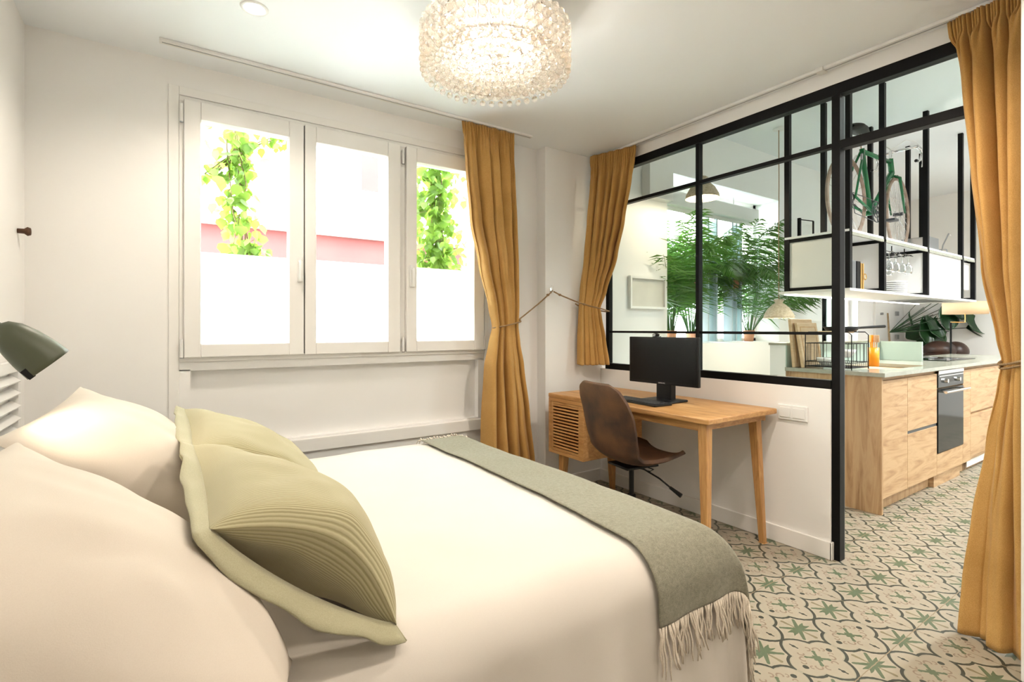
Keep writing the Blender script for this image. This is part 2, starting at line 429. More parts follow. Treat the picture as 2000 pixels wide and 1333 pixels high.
struct('baseboard_window', MB().box(XL, YW-.014, 0, 2.288, YW, .092), 'trim', bevel=.003)

# ---- bedroom window: frame, three sashes
def pane_window():
    fr = struct('window_1', MB().box(.05, YW-.012, 2.345, 1.83, 3.14, 2.37).box(.05, YW-.012, 1.03, 1.83, 3.14, 1.06)
        .box(.05, YW-.012, 1.06, .072, 3.14, 2.345).box(1.815, YW-.012, 1.06, 1.83, 3.14, 2.345).box(1.207, YW-.010, 1.06, 1.247, 3.14, 2.345), 'trim', bevel=.002)
    for i, (a, b, g0, g1) in enumerate(((.070, .637, .142, .560), (.643, 1.207, .704, 1.129), (1.249, 1.815, 1.318, 1.737))):
        z0, z1, h0, h1 = 1.053, 2.350, 1.120, 2.262
        f = MB().box(a, YW-.035, z0, g0, 3.10, z1).box(g1, YW-.035, z0, b, 3.10, z1).box(g0, YW-.035, z0, g1, 3.10, h0).box(g0, YW-.035, h1, g1, 3.10, z1)
        s = struct('window_sash', f, 'trim', parent=fr, bevel=.004)
        struct('glass_pane', MB().box(g0, 3.070, h0, g1, 3.075, h1), 'glass', parent=s)
        struct('frosted_film', MB().box(g0, 3.0766, h0, g1, 3.0772, 1.595), 'film', parent=s)
    struct('gap_seal', MB().box(.6365, YW-.02, 1.06, .6435, 3.10, 2.345), 'blackp', parent=fr)
    for x in (.060, 1.228, 1.822):
        for z in (1.10, 2.28):
            struct('hinge', MB().tube([(x, YW-.030, z-.045), (x, YW-.030, z+.045)], .008, 8).box(x-.006, YW-.026, z-.04, x+.006, YW-.008, z+.04), 'white', parent=fr)
            struct('hinge_pin', MB().tube([(x, YW-.030, z-.050), (x, YW-.030, z-.045)], .0085, 8), 'grey', parent=fr)
    for x in (.615, 1.282):
        h = struct('window_handle', MB().box(x-.014, YW-.048, 1.46, x+.014, YW-.035, 1.60).tube([(x, YW-.05, 1.575), (x, YW-.072, 1.572), (x, YW-.075, 1.55), (x, YW-.072, 1.46)], [.011,.011,.011,.009], 10), 'white', parent=fr, bevel=.003)
pane_window()
# ---- kitchen street window: deep reveal, folding glass leaves, roller blind case
fr2 = struct('window_2', MB().box(kx0, 3.22, kz0, kx0+.04, 3.28, kz1).box(kx1-.05, 3.22, kz0, kx1, 3.28, kz1).box(kx0, 3.22, kz1-.04, kx1, 3.28, kz1).box(kx0, 3.22, kz0, kx1, 3.28, kz0+.035), 'trim')
struct('blind_case', MB().box(kx0+.02, 3.05, 2.34, 5.28, 3.16, 2.48), 'white', parent=fr2, bevel=.01)
struct('blind_fabric', MB().box(kx0+.05, 3.10, 2.30, 5.24, 3.104, 2.36), 'white', parent=fr2)
M['bluef'] = mat('blue_grey_aluminium', (.42,.52,.56), .35)
for x in (4.42, 4.56, 4.86, 4.93, 5.02):
    struct('glass_leaf_edge', MB().box(x, 3.08+.02*(x>4.8), kz0+.01, x+.022, 3.20, 2.30), 'bluef', parent=fr2)
struct('glass_leaf', MB().box(4.46, 3.11, kz0+.02, 4.60, 3.115, 2.28).box(4.88, 3.12, kz0+.02, 5.02, 3.125, 2.28), 'glass', parent=fr2)
fr3 = struct('window_3', MB().box(6.45, 3.05, .85, 6.50, 3.12, 2.1).box(7.35, 3.05, .85, 7.40, 3.12, 2.1).box(6.45, 3.05, .85, 7.4, 3.12, .92).box(6.45, 3.05, 2.04, 7.4, 3.12, 2.1).box(6.90, 3.05, .85, 6.95, 3.12, 2.1), 'trim')
struct('glass_pane', MB().box(6.5, 3.08, .92, 7.35, 3.085, 2.04), 'glass', parent=fr3)
# ---- door beyond the island, white, with fittings
dr = struct('door_1', MB().box(7.86, YK-.03, 0, 8.55, YK, 2.15), 'trim', bevel=.004)
for z in (1.05, 1.38): struct('door_hinge', MB().box(8.50, YK-.055, z, 8.57, YK-.03, z+.06), 'grey', parent=dr)
struct('door_handle', MB().tube([(8.02, YK-.03, 1.4), (8.02, YK-.06, 1.4)], .016, 12), 'grey', parent=dr)

# ================================================================== STEEL AND GLASS PARTITION
sp = thing('steel_partition', 'black steel framed glass partition standing on the half wall and its door post', 'glass partition', (2.88, 2.0, 0))
fx0, fx1 = 2.858, 2.898
obj('post', MB().box(2.860, 1.222, 0, 2.915, 1.262, 2.41), 'black', sp, bevel=.002)
obj('top_beam', MB().box(fx0-.004, .46, 2.405, fx1+.01, YK, 2.464), 'black', sp, bevel=.002)
obj('sill_beam', MB().box(fx0-.006, 1.262, .884, fx1, 2.905, .930), 'black', sp, bevel=.002)
obj('side_post', MB().box(fx0, 2.870, .930, fx1, 2.905, 2.405), 'black', sp, bevel=.002)
obj('mullion', MB().box(fx0, 2.058, .930, fx1, 2.084, 2.405), 'black', sp, bevel=.002)
obj('transom', MB().box(fx0, 1.262, 2.140, fx1, 2.058, 2.162).box(fx0, 2.084, 2.140, fx1, 2.870, 2.162), 'black', sp, bevel=.002)
obj('glazing_bar', MB().box(fx0+.005, 1.262, 1.166, fx1-.005, 2.058, 1.182).box(fx0+.005, 2.084, 1.166, fx1-.005, 2.870, 1.182), 'black', sp)
obj('door_transom', MB().box(2.860, .46, 2.125, 2.915, 1.222, 2.168), 'black', sp, bevel=.002)
obj('door_jamb', MB().box(2.916, 1.228, 0, 2.93, 1.256, 2.41), 'grey', sp)
for (y0, y1) in ((1.262, 2.058), (2.084, 2.870)):
    for (z0, z1) in ((.930, 1.166), (1.182, 2.140), (2.162, 2.405)):
        obj('glass_pane', MB().box(2.876, y0, z0, 2.880, y1, z1), 'glass', sp)
obj('glass_pane', MB().box(2.885, .464, 2.168, 2.889, 1.222, 2.405), 'glass', sp)

# ================================================================== CEILING FITTINGS
tr = thing('curtain_track', 'white ceiling curtain track running along the window wall', 'curtain track', (1.0, 2.86, ZC))
obj('rail', MB().box(-.03, 2.842, ZC-.014, 2.10, 2.88, ZC-.0005), 'white', tr, bevel=.002)
obj('slot', MB().box(-.02, 2.857, ZC-.0148, 2.09, 2.864, ZC-.0138), 'grey', tr)
tr = thing('curtain_track', 'white ceiling curtain track running above the black steel partition', 'curtain track', (2.79, 1.7, ZC))
obj('rail', MB().box(2.775, .48, ZC-.016, 2.812, 2.92, ZC-.0005), 'white', tr, bevel=.002)
obj('slot', MB().box(2.790, .50, ZC-.0168, 2.797, 2.90, ZC-.0158), 'grey', tr)
obj('joint_clip', MB().box(2.765, 1.262, ZC-.022, 2.822, 1.30, ZC-.0005), 'white', tr, bevel=.003)
def downlight(x, y, z, label, e, col=(1,.88,.74), grp=None):
    d = thing('ceiling_downlight', label, 'downlight', (x, y, z), group=grp)
    obj('trim_ring', MB().lathe([(.040,-.001),(.041,-.006),(.052,-.005),(.055,-.0005)], (x,y,z), 32, cap=False), 'white', d, smooth=True)
    obj('lens', MB().lathe([(.0005,-.003),(.040,-.003)], (x,y,z), 24, cap=False), 'down', d)
    light('downlight_bulb', 'SPOT', (x, y, z-.03), e, col, d, .06, 150, (0,0,0)); return d
G1 = 'added fill downlights'
downlight(.302, 2.365, ZC, 'round white recessed downlight in the ceiling left of the crystal lamp', 22)
E_B = 10
downlight(1.95, 1.0, ZC, 'added downlight above the end of the desk, outside the view, to brighten the half wall', 36, (1,.88,.76))  # added lamp out of view, brightens the half wall
for i, (x, y) in enumerate(((-.1, .35), (1.0, .3), (2.0, .2), (.4, -1.0), (1.7, -1.0))):
    downlight(x, y, ZC, 'added fill downlight in the bedroom ceiling outside the view', E_B*(.6 if x < .9 else 1.9), grp=G1)  # added lamps out of view, warm fill light for the bedroom
for i, (x, y) in enumerate(((4.2, .3), (5.8, .3), (7.2, .0), (5.0, -1.2), (7.0,-1.2), (3.6, 2.3))):
    if (x, y) == (3.6, 2.3): continue
    downlight(x, y, ZK, 'added fill downlight in the kitchen ceiling outside the view', 100, (.96,1,.99), grp='added kitchen downlights')  # added lamps out of view, fill light for the kitchen

# ---- crystal chandelier
def chandelier():
    cx, cy, zb, zt, Rr = 1.10, 1.743, 2.255, 2.385, .288
    ch = thing('crystal_chandelier', 'round drum ceiling lamp of lit cut crystal beads above the bed', 'chandelier', (cx, cy, zb))
    obj('ceiling_rose', MB().lathe([(.0005, ZC-.001),(.06, ZC-.001),(.06, ZC-.02),(.012, ZC-.03),(.012, zt),(.0005, zt)], (cx,cy,0), 24, cap=False), 'chrome', ch, smooth=True)
    obj('light_block_disc', MB().lathe([(.0005,zt+.034),(.235,zt+.034),(.235,zt+.040),(.0005,zt+.040)], (cx,cy,0), 40, cap=False), 'plate', ch)  # added disc that keeps the bulbs' upward light off the ceiling
    fr = MB()
    for z in (zb+.012, zt+.018): fr.torus((cx,cy,z), Rr-.012, .0025, None, 64, 6)
    for r in (.05,.10,.15,.20,.25): fr.torus((cx,cy,zb+.012), r, .0018, None, 48, 6)
    for a in range(8):
        c, s_ = math.cos(a*PI/4), math.sin(a*PI/4)
        fr.tube([(cx, cy, zt+.018), (cx+c*(Rr-.012), cy+s_*(Rr-.012), zt+.018), (cx+c*(Rr-.012), cy+s_*(Rr-.012), zb+.012), (cx, cy, zb+.012)], .002, 6)
    obj('wire_frame', fr, 'chrome', ch)
    for a in range(6):
        an = a*PI/3+.3; obj('bulb', MB().sphere((cx+.12*math.cos(an), cy+.12*math.sin(an), zb+.085), .021, 12, 8), 'bulb', ch, smooth=True)
    for a in range(6):
        an = a*PI/3+.3; light('chandelier_glow', 'POINT', (cx+.12*math.cos(an), cy+.12*math.sin(an), zb+.085), 4.4, (1,.95,.88), ch, .023)
    light('chandelier_uplight', 'POINT', (cx, cy, zt+.045), .5, (1,.9,.78), ch, .05)
    bm = bmesh.new(); bmesh.ops.create_icosphere(bm, subdivisions=2, radius=1)
    me = bpy.data.meshes.new('crystal_bead'); bm.to_mesh(me); 
    ico_v = [tuple(v.co) for v in bm.verts]; ico_f = [tuple(v.index for v in f.verts) for f in bm.faces]; bm.free(); me.materials.append(M['bead'])
    pos = []
    nrow = 4
    for j in range(nrow):
        z = zb + .012 + j*.040; n = 44
        for i in range(n):
            a = 2*PI*(i+.5*(j % 2)*0)/n; pos.append((cx+Rr*math.cos(a), cy+Rr*math.sin(a), z, .0185, 1))
    for i in range(44):                                       # hanging fringe below the rim
        a = 2*PI*(i+.5)/44; pos.append((cx+(Rr+.002)*math.cos(a), cy+(Rr+.002)*math.sin(a), zb-.020, .0135, 1))
    for r, n in ((.262,40),(.232,36),(.200,31),(.168,26),(.136,21),(.104,16),(.072,11),(.040,6),(.0,1)):
        for i in range(n):
            a = 2*PI*i/n + r*9; pos.append((cx+r*math.cos(a), cy+r*math.sin(a), zb+.004-.006*math.cos(r*90), .0158, 1))
    pos.sort(key=lambda p: math.dist(p[:3], (0,0,1.2)))
    rest = MB()
    for i, (x, y, z, r, _) in enumerate(pos):
        if i < 100:
            b = bpy.data.objects.new('crystal_bead', me); COL.objects.link(b); b.parent = ch
            b.location = (x-cx, y-cy, z-zb); b.scale = (r, r, r); b.rotation_euler = (i*1.3, i*.7, 0)
        else:
            q = len(rest.v); mt = Matrix.Rotation(i*1.3, 3, 'X') @ Matrix.Rotation(i*.7, 3, 'Z')
            for v in ico_v:
                vv = mt @ Vector(v); rest.v.append((x+vv.x*r, y+vv.y*r, z+vv.z*r))
            rest.f += [tuple(q+k for k in f) for f in ico_f]
    o = obj('crystal_beads', rest, 'bead', ch); o['kind'] = 'stuff'
chandelier()

# ================================================================== BED
BZ, BX1, BY0, BY1 = .605, 1.385, .885, 2.44      # duvet top, foot edge, near edge, far edge
RB = .10
bed = thing('bed', 'double bed base and mattress under the white duvet', 'bed', (.44, 1.66, 0))
obj('mattress', MB().box(-.46, BY0+.06, .32, BX1-.06, BY1-.06, BZ-.035), 'duvet', bed, bevel=.05)
obj('base', MB().box(-.48, BY0+.08, .10, BX1-.08, BY1-.08, .32), 'corn', bed, bevel=.01)
for x in (-.40, BX1-.16):
    for y in (BY0+.16, BY1-.16): obj('leg', MB().lathe([(.022,0),(.028,.10)], (x,y,0), 12), 'corn', bed)
hb = thing('headboard', 'white slatted headboard against the left wall', 'headboard', (XL, 1.75, 0))
obj('frame', MB().box(XL+.002, .70, .10, XL+.03, 2.82, .16).box(XL+.002, .70, 1.03, XL+.03, 2.82, 1.07).box(XL+.002, 2.78, .16, XL+.03, 2.82, 1.03).box(XL+.002, .70, .16, XL+.03, .74, 1.03), 'white', hb)
for i in range(17):
    z = .20+i*.05; mt = Matrix.Translation((XL+.022, 1.76, z)) @ Matrix.Rotation(R(35), 4, 'Y')
    obj('slat', MB().box(-.018, -1.02, -.004, .018, 1.02, .004, mt), 'white', hb)
def bend(t, edge, r):
    """t: distance along cloth; returns (outward position, drop)"""
    if t < edge-r: return t, 0.
    a = (t-(edge-r))/r
    if a < PI/2: return edge-r+r*math.sin(a), r*(1-math.cos(a))
    return edge, r + (t-(edge-r)-r*PI/2)
def clothpos(p, q, off=0., fold=1.0, lift=0.):
    """p runs from the head to the foot, q from the far side to the near side, both measured along the cloth"""
    x, dx = bend(p, BX1+off, RB+off)
    q2 = q - (BY1)                      # q measured as y decreasing: q = BY1 - y
    yy, dy = bend(q, (BY1-BY0)+off, RB+off)
    y = BY1 - yy
    drop = math.sqrt(dx*dx + dy*dy)
    z = BZ + off + lift - drop
    n = noise.noise(Vector((x*2.2, y*2.2, .3)))*.012 + noise.noise(Vector((x*6, y*6, 3.3)))*.004
    if drop < .12: z += n*(1-drop/.12)
    k = max(0., drop-.05)*fold
    if dy > .02:
        wv = math.sin(p*17+1.0)*.5 + math.sin(p*9.5)*.5 + .5*math.sin(p*31)
        y -= k*(.05 + .05*wv) * min(1, dy/(dx+.001))
    if dx > .02:
        wv = math.sin(q*15)*.5 + math.sin(q*8.2+1)*.5
        x += k*(.05 + .05*wv) * min(1, dx/(dy+.001))
    return x, y, z
LP, LQ = BX1+.46, (BY1-BY0)+.46
far = .0
def duv(a, b):
    p = lerp(-.46, LP, a); q = lerp(-.16, LQ, b)
    if q < .0:      # far side: tucks down
        x, y, z = clothpos(p, .0, 0.); s = -q
        return x, BY1 + min(s, .06)*.6 - .0, z - s*.9
    x, y, z = clothpos(p, q)
    if q < .08: z -= .02*(1-q/.08)**2
    return x, y, max(z, .03)
dv = obj('duvet', MB().grid(duv, 110, 110), 'duvet', None, smooth=True, subsurf=1, solid=.012)
tag(dv, 'white cotton duvet covering the bed and hanging over its sides', 'duvet')
th = thing('throw_blanket', 'grey green fringed wool throw laid across the foot of the bed', 'blanket', (1.2, 1.6, BZ))
TP0, TP1, TQ1 = 1.075, BX1+.33, (BY1-BY0)+.155
def thr(a, b):
    q = lerp(.015, TQ1, b); p0 = TP0 + .02*math.sin(b*5) - .02*b; p = lerp(p0, TP1, a)
    x, y, z = clothpos(p, q, .016, 1.05); return x, y, z+.004
obj('woven_cloth', MB().grid(thr, 60, 110), 'throw', th, smooth=True, subsurf=1, solid=.006)
fm = MB(); random.seed(3)
def strand(a, far_end):
    q0 = .015 if far_end else TQ1
    p0 = TP0 + .02*math.sin(5*(0 if far_end else 1)) - (0 if far_end else .02); p = lerp(p0, TP1, a)
    x, y, z = clothpos(p, q0, .016, 1.05); z += .004
    pts = [(x, y, z)]; L = random.uniform(.085, .125); dxr = random.uniform(-.25, .25)
    for i in range(1, 6):
        t = i/5
        if far_end: pts.append((x + dxr*.05*t, y + L*.6*t, z + .006 - .05*t*t + .006*math.sin(i*2+a*40)))
        else: pts.append((x + dxr*L*t*.8 + .004*math.sin(i*1.7+a*90), y - .012*t - .010*math.sin(a*37)*t, z - L*t))
    return pts
for i in range(95): fm.tube(strand((i+random.random()*.8)/95, False), [.0030,.0032,.003,.003,.0026,.0016], 5)
for i in range(46): fm.tube(strand((i+random.random()*.8)/46, True), [.0030,.0032,.003,.003,.0026,.0016], 5)
f_ = obj('fringe', fm, 'fringe', th, smooth=True); f_['label'] = 'cream knotted yarn fringe'; f_['kind'] = 'stuff'

def pillow(name, label, NB, NT, FT, FB, thick, m, flange=0., grp=None, seed=0, flm=None, sag=.05, front=1.0, back=.6, ex=.55, lift=0.):
    """quad corners: near bottom, near top, far top, far bottom"""
    NB, NT, FT, FB = map(Vector, (NB, NT, FT, FB))
    c = (NB+NT+FT+FB)/4; n = ((NT-NB).cross(FB-NB)).normalized()
    if n.x < 0: n = -n
    def surf(s, t, side):
        e = min(s, 1-s, t, 1-t)
        ss, tt = s, t
        # sides drawn in slightly
        pin = sag*(math.sin(PI*t)*(.5-s)*2*abs(.5-s)*2*.5); pin2 = sag*(math.sin(PI*s)*(.5-t)*2*abs(.5-t)*2*.5)
        s2, t2 = s + pin, t + pin2
        P = NB*(1-s2)*(1-t2) + NT*(1-s2)*t2 + FT*s2*t2 + FB*s2*(1-t2)
        f = (max(0, math.sin(PI*s)))**ex * (max(0, math.sin(PI*t)))**ex
        w = noise.noise(Vector((s*3.1+seed, t*3.1, side)))*.14 + noise.noise(Vector((s*9+seed, t*7, side*2)))*.05
        crease = .05*math.sin((s*7+t*9+seed)*2)*(1-f)
        h = thick*f*(1+w+crease)*(front if side > 0 else back)
        P = P + n*lift*math.sin(PI*t)*(1-s)**3
        return P + n*h*side
    o = thing(name, label, 'cushion' if flm else 'pillow', tuple(c), group=grp)
    mb = MB()
    mb.grid(lambda a, b: surf(a, b, 1), 40, 40, uv=True).grid(lambda a, b: surf(a, b, -1), 40, 40, flip=True, uv=True)
    body = obj('cover', mb, m, o, smooth=True, subsurf=1, weld=False)
    if flange:
        fl = MB()
        def ring(a, b):
            # band round the four edges
            per = a*4; k = int(min(3, per)); t = per-k
            cs = [NB, NT, FT, FB, NB]; 
            p = cs[k].lerp(cs[k+1], t)
            mid = sag*.5*math.sin(PI*t); p = p.lerp(c, mid*.35)
            d = (p-c).normalized()
            wob = noise.noise(Vector((a*22+seed, 0, 0)))*.014
            near = math.sin(PI*t)**.7 if k == 0 else 0.
            return p + d*((flange*b-.01) + near*.012*b) + n*(wob*b - .012*b - near*(.022+.010*b))
        fl.grid(ring, 120, 3); obj('flange', fl, flm, o, smooth=True, solid=.004)
    return o
# white pillows
pillow('bed_pillow', 'large white pillow nearest the camera under the reading lamp', (.13,.68,.64), (-.36,.76,.975), (-.235,1.33,.985), (.185,.97,.61), .115, 'pillow', seed=1.3, sag=.04, front=1.0, back=.7)
pillow('bed_pillow', 'white pillow propped behind and beyond the nearest one on the window side', (.12,1.37,.66), (-.28,1.36,.985), (-.205,1.90,1.035), (.16,1.84,.66), .12, 'pillow', seed=4.1, sag=.05)
pillow('bed_pillow', 'white pillow lying low against the headboard behind the upright pillows', (-.06,1.00,.66), (-.46,1.02,.84), (-.47,1.95,.86), (-.06,1.95,.67), .07, 'pillow', seed=8.1)
pillow('bed_pillow', 'white pillow lying flat underneath the pillow nearest the camera', (.04,.74,.665), (-.46,.76,.69), (-.46,1.36,.69), (.0,1.30,.665), .075, 'pillow', seed=6.6)
# green cushions
pillow('corduroy_cushion', 'sage green corduroy cushion in front, nearest the camera', (.365,.93,.63), (.055,.925,.885), (.05,1.40,.93), (.385,1.42,.635), .115, 'cord', .04, 'sage corduroy cushions on the bed', 2.2, 'flange', .038, 1.0, .85, .42, .075)
pillow('corduroy_cushion', 'sage green corduroy cushion behind the front one, on the window side', (.40,1.47,.635), (.05,1.46,.90), (.045,1.93,.945), (.40,1.95,.635), .105, 'cord', .04, 'sage corduroy cushions on the bed', 5.2, 'flange', .038, 1.0, .8, .42, .05)

# ---- reading lamp
rl = thing('reading_lamp', 'olive green bullet wall lamp over the near white pillow', 'lamp', (XL, 1.42, 1.05))
ax = Vector((.66, .10, -.74)).normalized(); Lc = Vector((-.206, 1.432, 1.124)) - ax*.050
mt = ax.to_track_quat('Z', 'Y').to_matrix()
prof = [(a_*.74, b_*.74) for a_, b_ in [(.004,-.085),(.022,-.078),(.038,-.055),(.049,-.02),(.0555,.02),(.0585,.055),(.059,.068),(.056,.068),(.054,.05),(.047,-.015),(.03,-.055),(.0005,-.07)]]
obj('lamp_shade', MB().lathe(prof, tuple(Lc), 40, mt, cap=False), 'olive', rl, smooth=True)
pp = Lc + ax*.052 + Vector((0,0,-1)).cross(ax).normalized()*0
side = (Vector((0,0,-1)) - ax*ax.dot(Vector((0,0,-1)))).normalized()
side = Vector((-.60,-.62,-.5)); side = (side - ax*ax.dot(side)).normalized(); cq = Lc + ax*.040 + side*.040
mtx = Matrix.Translation(cq) @ mt.to_4x4()
obj('switch_slot', MB().box(-.010,-.006,-.010,.010,.006,.012, mtx), 'blackp', rl)
obj('arm', MB().tube([Lc-ax*.055, Lc-ax*.08, Vector((-.42,1.45,1.17)), Vector((XL+.03,1.45,1.14))], .007, 10), 'olive', rl, smooth=True)
obj('wall_plate', MB().lathe([(.0005,.03),(.045,.03),(.05,.024),(.05,.0005)], (XL,1.45,1.14), 28, Matrix.Rotation(R(90),3,'Y'), cap=False), 'olive', rl, smooth=True)
obj('bulb', MB().sphere(tuple(Lc+ax*.002), .016, 12, 8), 'bulb', rl, smooth=True)
light('reading_bulb', 'SPOT', tuple(Lc+ax*.03), 1.3, (1,.82,.6), rl, .02, 120, ax.to_track_quat('-Z','Y').to_euler())
pg = thing('wall_peg', 'small brown wooden peg on the left wall near the corner', 'wall hook', (XL, 2.93, 1.61))
obj('knob', MB().lathe([(.010,.0005),(.011,.022),(.019,.032),(.015,.042),(.0005,.044)], (XL,2.93,1.61), 20, Matrix.Rotation(R(90),3,'Y')), 'leather', pg, smooth=True)
sw = thing('wall_socket', 'white socket plate low on the left wall beside the headboard', 'socket', (XL, 2.90, 1.02))
obj('plate', MB().box(XL+.0005, 2.862, .98, XL+.011, 2.942, 1.062), 'white', sw, bevel=.003)
obj('insert', MB().box(XL+.011, 2.88, .998, XL+.013, 2.924, 1.044), 'trim', sw)

# ================================================================== CURTAINS
def curtain(name, label, lv, nf, header, grp, nz=110, nu=260, seed=0, tie=None):
    """lv: (z, lx, ly, rx, ry, amplitude) from bottom to top"""
    z0, z1 = lv[0][0], lv[-1][0]
    def f(a, b):
        z = lerp(z0, z1, b); lx, ly, rx, ry, am = interp(lv, z)
        d = Vector((rx-lx, ry-ly, 0)); L = d.length; d.normalize(); n = Vector((-d.y, d.x, 0))
        hz = max(0., min(1., (z-(z1-header))/.05))           # 1 inside the gathered header
        ph = 2*PI*nf*(a + .018*math.sin(a*9+seed) + .010*math.sin(z*2.3+a*5+seed))
        sn = math.sin(ph); w1 = math.copysign(abs(sn)**.75, sn) + .26*math.sin(ph*2.1+seed+z*1.6) + .45*math.sin(ph*.47+z*1.7+seed)
        gather = math.sin(2*PI*nf*5.2*a + .8*math.sin(a*31))
        w2 = 1.0*gather + .9*math.sin(ph)
        w_ = lerp(w1, w2, hz)
        amp = lerp(am*1.15, .0075, hz)
        under = math.exp(-((z-(z1-header-.02))/.05)**2); w_ += under*.35*gather
        along = a*L + lerp(.35,.1,hz)*amp*math.cos(ph)*1.0
        p = Vector((lx, ly, z)) + d*along + n*(w_*amp)
        if b < .02: p.z += .004*math.sin(ph)
        return p
    o = thing(name, label, 'curtain', (lv[0][1], lv[0][2], z0), group=grp)
    obj('curtain_cloth', MB().grid(f, nu, nz), 'mustard', o, smooth=True, solid=.004)
    z = z1-header-.005
    lx, ly, rx, ry, am = interp(lv, z)
    return o
def lvY(rows, y):            # rows: (v, u_left, u_right, amp): outline seen against a plane y
    out = []
    for v, ul, ur, am, z in rows:
        a = pray(ul, v); b = pray(ur, v)
        out.append((z, a[0]*y/a[1], y, b[0]*y/b[1], y, am))
    return out
rows1 = [(1090,943,1075,.040,.012), (895,943,1045,.038,.25), (800,944,1033,.036,.62), (700,948,1021,.030,.95), (665,956,1014,.024,1.10), (636,962,1011,.018,1.212), (600,955,1012,.024,1.34), (520,935,1011,.030,1.62), (430,917,1009,.030,1.90), (330,909,1006,.026,2.22), (270,906,1003,.020,2.42), (236,903,1003,.016,ZC-.018)]
G = 'mustard curtains'
curtain('mustard_curtain', 'long mustard linen curtain tied back beside the bedroom window', lvY(rows1, 2.855), 4.6, .10, G, seed=.5)
def rows2f():
    rows = [(712,1127,1188,.022), (660,1128,1180,.020), (620,1130,1173,.016), (603,1131,1170,.014), (570,1133,1182,.018), (500,1139,1205,.024), (430,1144,1221,.024), (350,1149,1235,.020), (315,1151,1240,.016), (296,1152,1242,.012)]
    out = []
    for v, ul, ur, am in rows:
        a = pray(ul, v); b = pray(ur, v); yl = 2.905; xr = 2.795 - (.03 if 590 < v < 640 else 0)
        s = xr/b[0]; z = 1.2 + b[2]*s; 
        out.append((z, a[0]*yl/a[1], yl, xr, b[1]*s, am))
    out[-1] = (ZC-.02,) + out[-1][1:]
    return out
curtain('mustard_curtain', 'short mustard linen curtain at the corner column above the desk', rows2f(), 6, .09, G, seed=1.7)
def rows3f():
    rows = [(0.012,1884,2004,2.64,2.56,.040), (.20,1892,2000,2.68,2.60,.038), (.45,1908,1998,2.70,2.63,.034), (.75,1934,1998,2.73,2.66,.026), (.98,1956,1998,2.74,2.68,.018), (1.07,1963,1998,2.74,2.68,.014), (1.16,1952,1998,2.74,2.68,.018), (1.45,1915,2000,2.75,2.68,.030), (1.85,1885,2004,2.76,2.69,.034), (2.20,1868,2006,2.77,2.70,.034), (2.40,1856,2008,2.78,2.72,.028), (ZC-.02,1850,2008,2.79,2.74,.020)]
    out = []
    for z, ul, ur, xl, xr, am in rows:
        a = pray(ul, 0); b = pray(ur, 0); out.append((z, xl, a[1]*xl/a[0], xr, max(.482, b[1]*xr/b[0]), am))
    return out
curtain('mustard_curtain', 'floor length mustard linen curtain tied back at the right of the doorway', rows3f(), 4, .12, G, seed=3.1)
# rope tie-backs and the hook on the column
hk = thing('wall_hook', 'small metal hook on the corner column holding both rope ties', 'wall hook', (2.347, YK+.01, 1.48))
obj('hook', MB().tube([(2.347,2.958,1.475),(2.347,2.94,1.475),(2.347,2.932,1.485),(2.347,2.934,1.51),(2.347,2.945,1.515)], .003, 8).box(2.34,2.954,1.46,2.354,2.9595,1.50), 'chrome', hk)
def rope_tie(label, hook, wrap, knots):
    o = thing('rope_tieback', label, 'rope', hook, group='rope tiebacks')
    obj('rope', MB().tube(wrap, .0050, 8), 'rope', o, smooth=True)
    for k in knots: obj('knot', MB().sphere(k, .010, 10, 8, (1.3,.9,.9)), 'rope', o, smooth=True)
    return o
def loop(c, rx, ry, z, z2, n=28, th=0):
    return [(c[0]+rx*math.cos(2*PI*i/n+th), c[1]+ry*math.sin(2*PI*i/n+th), lerp(z, z2, .5-.5*math.cos(2*PI*i/n))) for i in range(n+1)]
rope_tie('twisted brown rope tie round the long window curtain', (2.34,2.93,1.47),
    [(2.347,2.934,1.478),(2.31,2.93,1.45),(2.20,2.915,1.375),(2.08,2.90,1.30),(2.00,2.885,1.255)] + loop((1.893,2.855), .108, .052, 1.25, 1.205), [(2.30,2.93,1.445),(2.01,2.88,1.26)])
rope_tie('twisted brown rope tie round the short corner curtain', (2.35,2.93,1.47),
    [(2.355,2.932,1.472),(2.40,2.915,1.448),(2.50,2.87,1.405),(2.56,2.83,1.38)] + [(2.60,2.80,1.365),(2.68,2.76,1.345),(2.76,2.77,1.33),(2.815,2.86,1.33),(2.81,2.93,1.34),(2.72,2.945,1.36),(2.60,2.94,1.375),(2.54,2.90,1.385)], [(2.40,2.915,1.448),(2.56,2.83,1.38)])
rope_tie('rope tie round the long curtain at the right edge of the doorway', (2.74,.56,1.08),
    loop((2.71,.530), .055, .052, 1.045, 1.095, th=2.2) + loop((2.71,.530), .058, .055, 1.06, 1.11, th=2.2), [])

